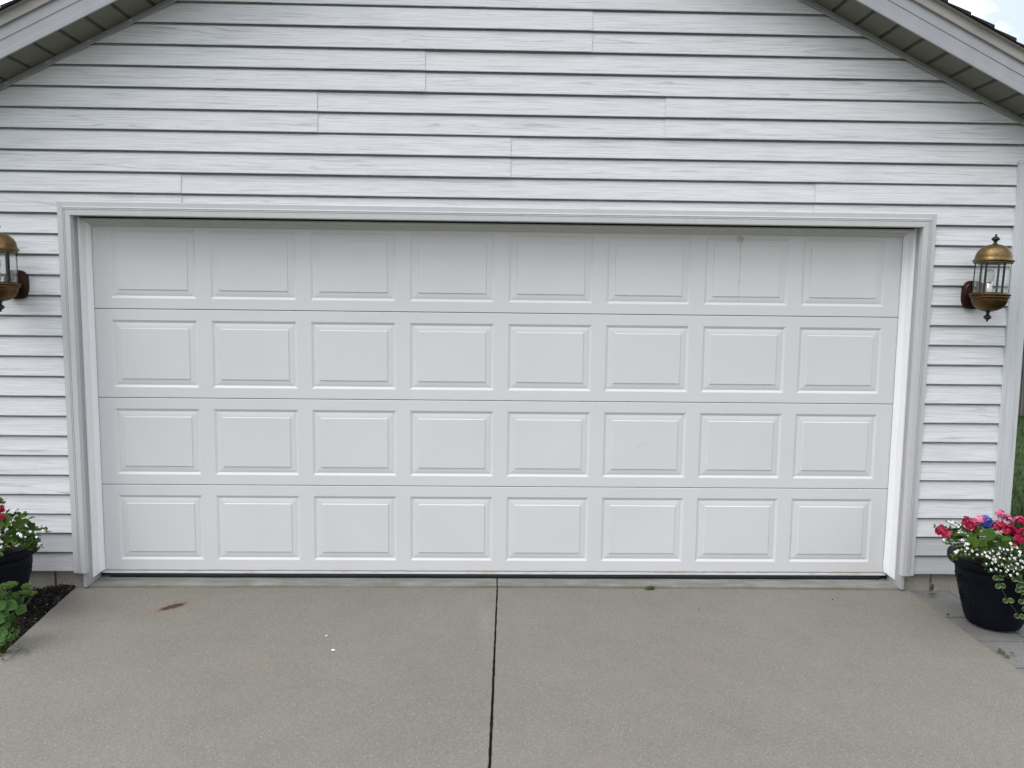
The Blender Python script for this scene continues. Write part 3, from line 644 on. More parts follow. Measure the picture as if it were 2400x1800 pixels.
# ------------------------------------------------------------------ wall lanterns
def lantern():
    t = thing('wall_lantern'); c0 = 1.70                     # local origin on the wall at z = 1.70, lantern axis .158 in front
    cy = -.158
    Z = lambda zp: 2.077 - .348e-3 * (zp - 125) - c0
    mb = MB(); n = 40; hw, hh = .068, .083                   # oval back plate
    rings = []
    for f, d in ((1, 0), (1, -.010), (.97, -.016), (.90, -.019), (.86, -.018), (.80, -.024), (.5, -.030), (.0, -.031)):
        rings.append([(hw * f * math.copysign(abs(math.cos(a)) ** .62, math.cos(a)), d, .038 + hh * f * math.copysign(abs(math.sin(a)) ** .72, math.sin(a))) for a in [2 * math.pi * i / n for i in range(n)]])
    for A, B in zip(rings[:-1], rings[1:]): mb.strip(A + A[:1], B + B[:1], 0, True)
    mb.build('back_plate', M['copper_plate'], t, fix=True)
    mb = MB(); mb.tube([(0, -.025, .035), (0, -.06, .030), (0, -.10, .022), (0, cy + .05, .018)], .013, 12); mb.build('arm', M['copper_plate'], t)
    mb = MB()   # bowl
    pr = [(.0, Z(1383))] + [(.0905 * math.sin(a), Z(1180) + (Z(1383) - Z(1180)) * math.cos(a)) for a in np.linspace(.12, math.pi / 2, 14)]
    pr += [(.0905, Z(1168)), (.097, Z(1160)), (.1015, Z(1148)), (.0955, Z(1138)), (.0965, Z(1128)), (.1035, Z(1118)), (.1045, Z(1104)), (.101, Z(1094)), (.094, Z(1086)), (.090, Z(1078)), (.084, Z(1072)), (0, Z(1072))]
    mb.lathe(pr, 48, (0, cy)); bo = mb.build('bowl', M['brass_dark'], t, fix=True)
    mb = MB(); pr = [(.013, Z(1376)), (.014, Z(1388)), (.006, Z(1395)), (.011, Z(1402)), (.013, Z(1408)), (.006, Z(1418)), (.008, Z(1430)), (.017, Z(1452)), (.0205, Z(1470)), (.018, Z(1490)), (.009, Z(1512)), (.005, Z(1522)), (.0055, Z(1532)), (.005, Z(1543)), (0, Z(1549))]
    mb.lathe(pr, 20, (0, cy)); mb.build('finial', M['dark_iron'], bo)
    mb = MB()   # dome
    pr = [(.080, Z(606)), (.096, Z(603)), (.0985, Z(594)), (.096, Z(584)), (.0985, Z(576)), (.1035, Z(566)), (.1045, Z(558)), (.101, Z(549)), (.0965, Z(541)), (.0965, Z(533)), (.094, Z(524))]
    pr += [(.0925 * math.cos(a), Z(518) + (Z(288) - Z(518)) * math.sin(a)) for a in np.linspace(0.0, math.pi / 2 - .1, 18)] + [(0, Z(287))]
    mb.lathe(pr, 48, (0, cy)); do = mb.build('dome', M['brass'], t, fix=True)
    mb = MB(); pr = [(.0155, Z(292)), (.014, Z(284)), (.009, Z(272)), (.006, Z(262)), (.010, Z(254)), (.012, Z(248)), (.008, Z(243)), (.013, Z(236)), (.019, Z(222)), (.0212, Z(205)), (.019, Z(190)), (.013, Z(174)), (.006, Z(160)), (.0035, Z(154)), (.0055, Z(146)), (.0062, Z(138)), (.005, Z(129)), (0, Z(124))]
    mb.lathe(pr, 20, (0, cy)); mb.build('finial', M['dark_iron'], do)
    mb = MB(); mb.lathe([(.0865, Z(1074)), (.0865, Z(604))], 48, (0, cy)); mb.build('glass', M['glass'], t)
    for i in range(6):
        a = math.radians(-90 + 6 + 60 * i); mb = MB(); r0, r1, hw = .0850, .0890, .0056
        ca, sa = math.cos(a), math.sin(a)
        vs = [(r * ca - w * sa, cy + r * sa + w * ca, z) for z in (Z(1074), Z(604)) for r, w in ((r0, -hw), (r1, -hw), (r1, hw), (r0, hw))]
        mb.add(vs, [(0, 1, 5, 4), (1, 2, 6, 5), (2, 3, 7, 6), (3, 0, 4, 7)]); mb.build('glass_bar', M['dark_iron'], t, fix=True)
    mb = MB(); bx = -.012
    mb.lathe([(.0185, Z(1070)), (.0185, Z(905)), (.0155, Z(902)), (0, Z(902))], 20, (bx, cy)); so_ = mb.build('socket', M['chrome'], t, fix=True)
    mb = MB(); mb.lathe([(.0150, Z(903)), (.0165, Z(895)), (.0195, Z(860)), (.0235, Z(820)), (.025, Z(790)), (.0245, Z(760)), (.021, Z(725)), (.013, Z(700)), (0, Z(694))], 24, (bx, cy)); mb.build('bulb', M['bulb_white'], t, fix=True)
    return t
def copy_tree(o, parent=None):
    c = o.copy(); COL.objects.link(c); c.parent = parent
    for ch in list(o.children): copy_tree(ch, c)
    return c
lan = lantern(); lan.location = (2.779, -.1425, 1.70); lan.rotation_euler = (0, math.radians(2.0), 0)
tag(lan, 'aged brass wall lantern with glass shade hanging above the many colored flower planter', 'lantern', 'brass wall lanterns flanking the door')
l2 = copy_tree(lan); l2.location = (-2.781, -.1425, 1.694); l2.rotation_euler = (0, 0, 0)
l2['label'] = 'aged brass wall lantern cut by the photo edge, above the left planter'

# ------------------------------------------------------------------ plant helpers
def frame_of(n, roll=None):
    n = Vector(n).normalized(); a = n.orthogonal().normalized(); bb = n.cross(a)
    t = random.uniform(0, 6.283) if roll is None else roll
    return a * math.cos(t) + bb * math.sin(t), -a * math.sin(t) + bb * math.cos(t), n
def geranium_leaf(mb, p, n, r):
    X, Y, Zv = frame_of(n); p = Vector(p); seg = 28; vs = [p]; ev = [0.0]
    for ring, (f, up) in enumerate(((.35, .03), (.72, .10), (1.0, .14))):
        for j in range(seg):
            a = .32 + (2 * math.pi - .64) * j / (seg - 1)
            lob = 1 + (.085 * math.cos(a * 7) + .03 * math.cos(a * 21 + 1)) * (f > .5)
            ruf = .07 * math.sin(a * 7 + 1) * f * f
            vs.append(p + (X * math.cos(a) + Y * math.sin(a)) * r * f * lob + Zv * r * (up + ruf)); ev.append((0, .0, .55)[ring])
    fs = [(0, 1 + j, 2 + j) for j in range(seg - 1)]
    for g_ in range(2): fs += [(1 + g_ * seg + j, 1 + (g_ + 1) * seg + j, 2 + (g_ + 1) * seg + j, 2 + g_ * seg + j) for j in range(seg - 1)]
    mb.add(vs, fs, 0, True, ev)
def oval_leaf(mb, p, d, n, L, w, mi=0, fold=.15, curl=.15):
    d = Vector(d).normalized(); n = Vector(n); n = (n - d * n.dot(d)).normalized(); s_ = d.cross(n); p = Vector(p); vs, ev = [], []
    K = 6
    for i in range(K + 1):
        t = i / K; ww = w * (math.sin(math.pi * min(1, t * .93 + .035)) ** .75) * (1.12 - .3 * t)
        if i == K: ww = w * .04
        c_ = p + d * L * t - n * L * curl * t * t
        for q in (-1, -.55, 0, .55, 1): vs.append(c_ + s_ * ww * q + n * abs(q) * ww * fold); ev.append(1.0 if abs(q) == 1 else 0.0)
    mb.add(vs, [(i * 5 + j, i * 5 + j + 1, i * 5 + j + 6, i * 5 + j + 5) for i in range(K) for j in range(4)], mi, True, ev)
def floret(mb, p, n, r, np_=5, mi=0, cup=.25, jit=.12, wd=.52):
    X, Y, Zv = frame_of(n); p = Vector(p)
    for k in range(np_):
        a = 2 * math.pi * k / np_ + random.uniform(-jit, jit); d = X * math.cos(a) + Y * math.sin(a); s_ = Zv.cross(d); L = r * random.uniform(.85, 1.1); ww = r * wd
        up = cup + random.uniform(-.12, .12)
        pts = [(0, .10), (.35, .62), (.72, 1), (1.0, .55)]
        vs, ev = [], []
        for t, q in pts:
            c_ = p + d * L * t + Zv * L * (up * t - .25 * t * t)
            for e in (-1, 0, 1): vs.append(c_ + s_ * ww * q * e + Zv * abs(e) * r * .06); ev.append(min(1, t * 2.2) if t else .0)
        vs.append(p + d * L * 1.08 + Zv * L * (up - .27)); ev.append(1.0)
        fs = [(i * 3 + j, i * 3 + j + 1, i * 3 + j + 4, i * 3 + j + 3) for i in range(3) for j in range(2)] + [(9, 10, 12), (10, 11, 12)]
        mb.add(vs, fs, mi, True, ev)
def umbel(R, nfl, rfl, spread=1.0, loose=.15):
    mb = MB()
    for i in range(nfl):
        z = 1 - spread * (i + .5) / nfl * 1.35; a = i * 2.39996; s_ = math.sqrt(max(0, 1 - z * z))
        n = Vector((s_ * math.cos(a), s_ * math.sin(a), z)); n2 = (n + Vector((random.uniform(-.3, .3), random.uniform(-.3, .3), random.uniform(-.1, .4)))).normalized()
        floret(mb, n * R * random.uniform(1 - loose * 1.4, 1 + loose * .7), n2, rfl * random.uniform(.75, 1.15), 5)
        if loose > .3: mb.tube([(0, 0, -.006), n * R * .6], .0008, 4)
    return mb
def link(me, name, parent, loc, rot=None, sc=1):
    o = bpy.data.objects.new(name, me); COL.objects.link(o); o.parent = parent; o.location = loc
    if rot is not None: o.rotation_euler = rot
    o.scale = (sc, sc, sc); return o
UM = {}
for nm in ('red', 'pink', 'blue'):
    for v in range(3):
        random.seed(50 + v + len(nm))
        mb = umbel(.025, 10, .0185, 1.0, .45) if nm != 'blue' else umbel(.024, 34, .008, 1.15)
        UM[nm, v] = mb.mesh(nm + '_flower_head', M['petal_' + nm])
random.seed(21)
def stem_to(mb, a, p, r=.0016):
    a = Vector(a); p = Vector(p); m = (a + p) / 2 + Vector((random.uniform(-.015, .015), random.uniform(-.015, .015), .02))
    mb.tube([a, (a + m) / 2 + Vector((0, 0, .006)), m, (m + p) / 2, p], r, 5)
def geranium(name, label, base, heads, leaves, col, group=None):
    t = tag(thing(name, base), label, 'flower', group); B0 = Vector(base); st = MB(); fo = MB()
    for i, (p, sc) in enumerate(heads):
        p = Vector(p); h = link(UM[col, i % 3], 'flower_head', t, p - B0, (random.uniform(.1, .7), random.uniform(-.4, .4), random.uniform(0, 6)), sc * .86)
        stem_to(st, (random.uniform(-.02, .02), random.uniform(-.02, .02), 0), p - B0 - Vector((0, 0, .012)))
    for (p, n, r) in leaves:
        p = Vector(p); n = (Vector(n) + Vector((random.uniform(-.5, .5), random.uniform(-.45, .3), random.uniform(-.5, .3)))).normalized(); p = p + Vector((0, random.uniform(-.02, .05), 0)); geranium_leaf(fo, p - B0, n, r * .78); stem_to(st, (random.uniform(-.03, .03), random.uniform(-.03, .03), 0), p - B0 - Vector(n).normalized() * .002, .0013)
    fo.build('foliage', M['geranium_leaf'], t); st.build('stem', M['green_stem'], t)
    return t
FL = MB(); floret(FL, (0, 0, 0), (0, 0, 1), .0078, 5, 0, .10, .10, .42); FLM = FL.mesh('white_blossom', M['petal_white'])
def bacopa(label, base, strands, group, flowers=True, dens=1.0, fl=.33):
    """strands: list of polylines; small paired leaves and white five-petal blossoms along them"""
    t = tag(thing('bacopa_plant', base), label, 'flower', group); B0 = Vector(base); st = MB(); fo = MB(); nf = 0
    for pts in strands:
        P = [Vector(p) - B0 for p in pts]; st.tube(P, .0009, 4)
        L = sum((P[i + 1] - P[i]).length for i in range(len(P) - 1)); k = max(3, int(L / .009 * dens))
        for i in range(k):
            f = (i + .5) / k * (len(P) - 1); j = min(int(f), len(P) - 2); q = P[j].lerp(P[j + 1], f - j); d = (P[j + 1] - P[j]).normalized()
            for s_ in (-1, 1):
                sd_ = d.cross(Vector((0, 0, 1))); sd_ = (sd_.normalized() if sd_.length > .1 else Vector((1, 0, 0))) * s_
                dr = (sd_ + d * random.uniform(-.3, .8) + Vector((random.uniform(-.5, .5), random.uniform(-.8, .2), random.uniform(-.3, .6)))).normalized()
                oval_leaf(fo, q, dr, (random.uniform(-.4, .4), random.uniform(-.9, .1), 1), random.uniform(.010, .018), random.uniform(.0042, .0068), 0, .1, .2)
            if flowers and random.random() < fl and nf < 95:
                n = Vector((random.uniform(-.6, .5), -1, random.uniform(.1, 1.1))).normalized()
                o = link(FLM, 'blossom', t, q + n * random.uniform(.006, .016), n.to_track_quat('Z', 'Y').to_euler(), random.uniform(.8, 1.25)); nf += 1
    fo.build('foliage', M['bacopa_leaf'], t); st.build('stem', M['green_stem'], t)
    return t
def vinca(label, base, strands, group=None, size=.035):
    t = tag(thing('vinca_vine', base), label, 'vine', group); B0 = Vector(base); st = MB(); fo = MB()
    for pts in strands:
        P = [Vector(p) - B0 for p in pts]; st.tube(P, .0014, 5)
        for i in range(1, len(P)):
            d = (P[i] - P[i - 1]).normalized()
            for s_ in (-1, 1):
                sd_ = Vector((s_, -.15, 0)); dr = (sd_ + d * .25 + Vector((0, -.25, random.uniform(-.15, .25)))).normalized()
                oval_leaf(fo, P[i], dr, (random.uniform(-.2, .2), -1, .7), size * random.uniform(.85, 1.15), size * .40, 0, .12, .12)
    fo.build('foliage', M['vinca_leaf'], t); st.build('stem', M['green_stem'], t)
    return t
def flower_pot(loc, label, rz):
    t = tag(thing('flower_pot', loc, (0, 0, rz)), label, 'planter', 'black planters flanking the door')
    mb = MB(); prof = [(0, 0), (.118, 0), (.127, .004), (.133, .012), (.141, .030), (.150, .06), (.160, .10), (.172, .15), (.183, .20), (.193, .25), (.199, .29), (.202, .325), (.196, .325), (.190, .29), (.0, .285)]
    mb.lathe(prof, 72); mb.build('pot_body', M['pot'], t, fix=True)
    mb = MB(); mb.lathe([(.2025, .330), (.222, .329), (.2345, .333), (.2385, .340), (.2400, .352), (.2405, .368), (.237, .377), (.228, .380), (.212, .378), (.205, .372), (.203, .335)], 72); mb.build('rim', M['pot'], t, fix=True)
    mb = MB(); mb.lathe([(.2025, .345), (.12, .358), (0, .362)], 36); mb.build('soil', M['potting_soil'], t)
    # embossed grape vine running round the body
    rad = lambda z: np.interp(z, [p[1] for p in prof[:12]], [p[0] for p in prof[:12]])
    on = lambda a, z, o_=0: Vector(((rad(z) + o_) * math.cos(a), (rad(z) + o_) * math.sin(a), z))
    mb = MB(); r = random.Random(9)
    for q in range(4):
        a0 = -math.pi / 2 + q * math.pi / 2 - .12
        for row in range(8):
            n = (4, 5, 5, 4, 4, 3, 2, 1)[row]
            for j in range(n): mb.ball(on(a0 + .26 + row * .035 + (j - (n - 1) / 2) * .082 + r.uniform(-.01, .01), .225 - row * .0155 + r.uniform(-.002, .002), -.001), .0098, 8)
        for s_ in np.linspace(-1.5, 1.5, 9):                 # leaf with raised veins
            L = .085 * (1 - .25 * abs(s_) / 1.5)
            mb.tube([on(a0 + math.sin(s_ - .9) * f * L / .17 * -1, .185 + math.cos(s_ - .9) * f * L * -.9, .0012) for f in np.linspace(.05, 1, 5)], .0026, 5, 0, .0012)
        mb.tube([on(a0 - .5 + t_ * 1.2, .245 + .018 * math.sin(t_ * 13), .0015) for t_ in np.linspace(0, 1, 24)], .0026, 6)
        mb.tube([on(a0 + .1 + .10 * math.cos(t_ * 9) * (1 - .5 * t_), .255 + .022 * math.sin(t_ * 9) * (1 - .5 * t_), .0015) for t_ in np.linspace(0, 1, 20)], .0016, 5)
    mb.build('grape_relief', M['pot'], t)
    return t

# ------------------------------------------------------------------ right planter
PR_ = Vector((2.7285, -.6015, -.0715))
flower_pot(PR_, 'black grape embossed planter on gray pavers with red, pink and blue flowers', 0.0)
s7 = lambda a, c_, y: at(1950 + a * .27125, 1150 + c_ * .27125, y)
z1s = lambda a, c_, y: at(2180 + a * .09946, 1180 + c_ * .09946, y)   # fine crop of the flowers
topz = PR_.z + .36
random.seed(31)
def nrm(p, c): 
    v = Vector(p) - Vector(c); return (v.normalized() + Vector((random.uniform(-.25, .25), -.75 + random.uniform(-.25, .25), .75))).normalized()
def leaves_at(lst, c):
    return [(z1s(a, c_, y), nrm(z1s(a, c_, y), c), r) for a, c_, y, r in lst]
cen = (PR_.x, PR_.y, topz - .02)
geranium('geranium_plant', 'bright red geranium at the left edge of the right planter', (PR_.x - .09, PR_.y - .03, topz),
         [(z1s(390, 720, -.70), 1.05), (z1s(225, 655, -.66), .85), (z1s(270, 560, -.64), .55)],
         leaves_at([(560, 680, -.62, .03), (690, 820, -.64, .028), (470, 640, -.6, .024)], cen), 'red', 'geraniums in the planters')
geranium('geranium_plant', 'dark red geranium left of the pink and blue flowers in the right planter', (PR_.x - .03, PR_.y + .02, topz),
         [(z1s(890, 450, -.60), 1.15), (z1s(985, 545, -.64), .95), (z1s(830, 480, -.6), .75)],
         leaves_at([(930, 900, -.76, .040), (1085, 820, -.74, .026), (960, 770, -.70, .024), (1010, 960, -.79, .032), (890, 720, -.62, .024), (760, 760, -.62, .026)], cen), 'red', 'geraniums in the planters')
geranium('geranium_plant', 'pale pink geranium beside the blue flowers in the right planter', (PR_.x, PR_.y + .06, topz),
         [(z1s(1150, 395, -.56), 1.05), (z1s(1080, 420, -.55), .7)],
         leaves_at([(1150, 960, -.78, .030), (1200, 900, -.76, .026), (1290, 1040, -.8, .032), (1320, 560, -.52, .03)], cen), 'pink', 'geraniums in the planters')
geranium('geranium_plant', 'tall pink geranium standing in front of the corner post', (PR_.x + .07, PR_.y, topz),
         [(z1s(1660, 235, -.60), .85), (z1s(1590, 255, -.60), .5), (z1s(1830, 350, -.60), .95), (z1s(1930, 400, -.58), .5), (z1s(2050, 380, -.56), .75)],
         leaves_at([(1390, 755, -.72, .046), (1480, 800, -.73, .036), (1300, 720, -.70, .034), (1590, 880, -.76, .028), (1650, 940, -.78, .030), (1490, 1010, -.80, .034)], cen), 'pink', 'geraniums in the planters')
geranium('geranium_plant', 'deep red geranium filling the right side of the right planter', (PR_.x + .12, PR_.y, topz),
         [(z1s(1590, 540, -.66), 1.05), (z1s(1700, 520, -.67), .9), (z1s(1820, 640, -.70), 1.0), (z1s(1890, 560, -.67), .75), (z1s(2050, 660, -.68), .9), (z1s(2170, 430, -.6), 1.0), (z1s(2150, 690, -.68), .8), (z1s(2100, 850, -.74), 1.0), (z1s(1975, 985, -.8), .4), (z1s(2330, 600, -.66), 1.0), (z1s(2420, 480, -.6), 1.1)],
         leaves_at([(1770, 820, -.72, .030), (1680, 860, -.74, .034), (1850, 830, -.74, .028), (1990, 760, -.70, .034), (2120, 600, -.62, .03), (1560, 640, -.62, .03), (1900, 900, -.78, .03), (2300, 800, -.7, .04), (2200, 560, -.6, .035), (1740, 960, -.78, .03)], cen), 'red', 'geraniums in the planters')
# blue flowers
t = tag(thing('lobelia_plant', (PR_.x + .03, PR_.y + .08, topz)), 'cobalt blue flower cluster in the right planter beside the corner post', 'flower')
B0 = Vector(t.location); st = MB()
for a, c_, sc in ((1310, 400, 1.15), (1330, 500, 1.1), (1290, 460, .9), (1440, 480, .85), (1350, 560, .6)):
    p = z1s(a, c_, -.52); link(UM['blue', 0], 'flower_head', t, p - B0, (random.uniform(.2, .7), random.uniform(-.3, .3), random.uniform(0, 6)), sc); stem_to(st, (0, 0, -.02), p - B0)
st.build('stem', M['green_stem'], t)
def strand(a, b_, sag=.03, n=5, wob=.012):
    a, b_ = Vector(a), Vector(b_); out = []
    for i in range(n + 1):
        f = i / n; p = a.lerp(b_, f) + Vector((0, 0, sag * math.sin(math.pi * f)))
        if 0 < i: p += Vector((random.uniform(-wob, wob), random.uniform(-wob, wob), random.uniform(-wob, wob)))
        out.append(p)
    return out
random.seed(77)
O_ = Vector((PR_.x - .08, PR_.y - .10, topz))
strs = [strand(O_, z1s(a, c_, y), .05) for a, c_, y in ((180, 520, -.6), (380, 430, -.6), (500, 430, -.58), (350, 840, -.72), (330, 950, -.74), (420, 900, -.74), (600, 760, -.72), (560, 640, -.64), (640, 560, -.6), (520, 1330, -.82), (530, 1200, -.82), (600, 1280, -.82), (700, 1250, -.82), (560, 1030, -.80), (720, 980, -.76), (820, 1080, -.8), (900, 1180, -.82), (480, 760, -.7), (700, 700, -.64), (650, 900, -.74), (780, 620, -.6), (540, 560, -.58), (450, 580, -.6), (600, 500, -.57))]
bacopa('sparse white flowered trailing plant spilling over the left rim of the right planter', O_, strs, 'white trailing flowers', True, 1.0, .10)
O_ = Vector((PR_.x + .08, PR_.y - .12, topz))
strs = []
for i in range(74):
    a = random.uniform(1020, 2420); lowv = np.interp(a, [1000, 1200, 1500, 1800, 2400], [1260, 1420, 1560, 1640, 1760]); c_ = random.uniform(1020 if a > 1500 else 1160, lowv)
    y = -.80 - .05 * (c_ - 1000) / 600
    strs.append(strand(O_ + Vector((random.uniform(-.06, .10), random.uniform(-.03, .02), 0)), z1s(a, c_, y), .045))
bacopa('dense white flowered trailing plant spilling over the front of the right planter', O_, strs, 'white trailing flowers', True, 1.1, .14)
# extra blossoms close to the front, as the photo shows them crowded there
t = tag(thing('bacopa_plant', O_), 'cluster of white blossoms at the lower front of the right planter foliage', 'flower', 'white trailing flowers')
mbf = MB(); mbs = MB()
for a, c_ in ((1300, 1155), (1415, 1165), (1485, 1120), (1650, 1055), (1690, 1120), (1625, 1180), (1645, 1270), (1400, 1275), (1490, 1320), (1470, 1405), (1545, 1370), (1110, 1205), (920, 1195), (880, 1055), (1780, 1180), (1990, 1290), (1855, 1480), (1920, 1440), (1560, 1545), (1665, 1585), (1835, 1570), (1800, 1610), (1975, 1600), (2175, 1500), (2030, 1530), (2140, 1350), (2100, 1225), (1905, 945), (2120, 1140), (1930, 1080), (1545, 1310), (1330, 1420), (1740, 1300), (1700, 1440), (1760, 1500), (1620, 1460), (1880, 1300), (1920, 1220), (2060, 1420), (1580, 1200), (1740, 1080), (1830, 1090), (1340, 1240), (1230, 1200), (1440, 1560), (1900, 1690), (2060, 1660), (1000, 1120), (830, 1130), (1500, 1240), (2240, 1420), (2300, 1550), (2280, 1250), (2360, 1380)):
    p = z1s(a, c_, -.855 - .02 * random.random()); n = Vector((random.uniform(-.4, .3), -1, random.uniform(.2, .9))).normalized()
    link(FLM, 'blossom', t, p - O_, n.to_track_quat('Z', 'Y').to_euler(), random.uniform(.6, 1.05))
    mbs.tube([p - O_ - n * .001, p - O_ - n * .02 + Vector((0, .02, .0)), (p - O_) * .5 + Vector((0, .03, .03)), (0, 0, 0)], .0007, 4)
    for _ in range(5): oval_leaf(mbf, p - O_ - n * random.uniform(.008, .02) + Vector((random.uniform(-.015, .015), 0, random.uniform(-.015, .01))), (random.uniform(-1, 1), -.3, random.uniform(-.5, .6)), (0, -.8, .6), .013, .005)
mbf.build('foliage', M['bacopa_leaf'], t); mbs.build('stem', M['green_stem'], t)
O_ = Vector((PR_.x + .05, PR_.y - .16, topz))
zp = lambda a, c_, y: at(2200 + a * .15072, 1320 + c_ * .15072, y)
vinca('long trailing vine with paired round leaves hanging down the front of the right planter', O_,
      [[O_, zp(830, -60, -.83), zp(915, 215, -.845), zp(955, 335, -.845), zp(1068, 575, -.84), zp(1250, 815, -.83), zp(1400, 960, -.82)]], 'trailing vines on the right planter')
O_ = Vector((PR_.x + .10, PR_.y - .16, topz))
vinca('short trailing vine of pale edged leaves hanging at the photo edge of the right planter', O_,
      [[O_, zp(1080, 60, -.85), zp(1200, 240, -.855), zp(1260, 400, -.85), zp(1310, 580, -.84), zp(1370, 700, -.84)], [O_, zp(1190, 80, -.85), zp(1280, 330, -.85), zp(1330, 450, -.84)]], 'trailing vines on the right planter')

# ------------------------------------------------------------------ left planter and bed plants
PL_ = Vector((-2.800, -.475, -.080))
flower_pot(PL_, 'black planter standing in dark mulch left of the door', 0.6)
topz = PL_.z + .36; cen = (PL_.x, PL_.y, topz - .02); random.seed(91)
z4 = lambda a, c_, y: at(a * .12058, 1150 + c_ * .12058, y)
def leaves4(lst): return [(z4(a, c_, y), nrm(z4(a, c_, y), cen), r) for a, c_, y, r in lst]
geranium('geranium_plant', 'red geranium with broad scalloped leaves in the left planter', (PL_.x + .05, PL_.y, topz),
         [(z4(10, 360, -.55), .8), (z4(0, 520, -.6), .8), (z4(-250, 380, -.5), 1.1), (z4(-420, 300, -.45), 1.0)],
         leaves4([(100, 640, -.62, .040), (270, 620, -.60, .034), (330, 520, -.56, .030), (200, 900, -.68, .044), (520, 740, -.60, .044), (560, 980, -.62, .040), (420, 800, -.62, .03), (120, 800, -.68, .03), (330, 680, -.6, .034), (40, 560, -.6, .034), (-150, 700, -.66, .045), (-250, 900, -.7, .045), (620, 900, -.58, .03), (460, 620, -.56, .026), (-400, 600, -.6, .045), (640, 1080, -.58, .026), (460, 1060, -.62, .028), (60, 980, -.68, .03), (200, 500, -.55, .03)]), 'red', 'geraniums in the planters')
O_ = Vector((PL_.x + .08, PL_.y - .05, topz))
strs = [strand(O_, z4(a, c_, y), .05) for a, c_, y in ((60, 200, -.55), (290, 370, -.52), (330, 400, -.52), (560, 440, -.50), (500, 470, -.5), (660, 560, -.5), (620, 600, -.5), (850, 690, -.52), (760, 700, -.52), (980, 760, -.54), (900, 780, -.54), (800, 860, -.56), (700, 900, -.6), (820, 1060, -.6), (740, 1070, -.6), (500, 920, -.7), (360, 1040, -.72), (580, 800, -.66), (30, 880, -.72), (20, 1070, -.72), (120, 1060, -.72), (10, 1220, -.74), (60, 1130, -.72), (-120, 1200, -.74), (-200, 1000, -.7), (160, 420, -.52), (200, 360, -.5))]
bacopa('white flowered trailing plant spilling over the left planter', O_, strs, 'white trailing flowers', True, 1.0, .07)
t = tag(thing('bacopa_plant', O_), 'white blossoms among the geranium leaves of the left planter', 'flower', 'white trailing flowers')
mbf = MB(); mbs = MB()
for a, c_ in ((20, 880), (590, 795), (495, 900), (710, 900), (850, 700), (365, 1040), (110, 1055), (30, 1075), (320, 1065), (740, 1075), (10, 1225), (790, 1075), (65, 190)):
    p = z4(a, c_, -.70 if c_ > 720 and a < 720 else -.55); n = Vector((random.uniform(-.3, .4), -1, random.uniform(.2, .8))).normalized()
    link(FLM, 'blossom', t, p - O_, n.to_track_quat('Z', 'Y').to_euler(), random.uniform(.6, 1.05)); mbs.tube([p - O_ - n * .001, p - O_ - n * .02 + Vector((-.01, .01, .0)), (p - O_) * .5 + Vector((0, .02, .03)), (0, 0, 0)], .0007, 4)
    for _ in range(5): oval_leaf(mbf, p - O_ - n * random.uniform(.006, .02) + Vector((random.uniform(-.015, .015), 0, random.uniform(-.015, .01))), (random.uniform(-1, 1), -.3, random.uniform(-.5, .6)), (0, -.8, .6), .012, .005)
mbf.build('foliage', M['bacopa_leaf'], t); mbs.build('stem', M['green_stem'], t)

z5 = lambda a, c_, y: at(a * .13256, 1340 + c_ * .13256, y)
def sedum(label, base, leaves, heads, group):
    t = tag(thing('sedum_plant', base), label, 'plant', group); B0 = Vector(base); st = MB(); fo = MB()
    for (p, d, n, L, w) in leaves:
        p = Vector(p) - B0; oval_leaf(fo, p, d, n, L, w, 0, .10, .12); st.tube([(p.x * .4, p.y * .4, 0), (p.x * .6, p.y * .6, p.z * .6), p], .0028, 6)
    for (p, R) in heads:
        p = Vector(p) - B0; hb = MB()
        st.tube([(p.x * .5, p.y * .5, 0), (p.x * .7, p.y * .7, p.z * .6), p - Vector((0, 0, R * .7))], .003, 6)
        for i in range(22):
            a = i * 2.39996; f = math.sqrt((i + .5) / 22); q = p + Vector((math.cos(a) * f * R, math.sin(a) * f * R, R * .40 * (1 - f * f) + random.uniform(-.003, .003)))
            hb.tube([p - Vector((0, 0, R * .7)), p.lerp(q, .55) - Vector((0, 0, R * .18)), q], .0012, 4)
            for _ in range(5):
                e = q + Vector((random.uniform(-.008, .008), random.uniform(-.008, .008), random.uniform(.002, .009))); hb.tube([q, e], .0009, 4); hb.ball(e, .0022, 6)
        hb.build('flower_head', M['sedum_bud'], t)
    fo.build('foliage', M['sedum_leaf'], t); st.build('stem', M['green_stem'], t)
    return t
random.seed(5)
dirv = lambda ax, az, ay=-.2: Vector((ax, ay, az))
up = Vector((-.1, -.75, .65))
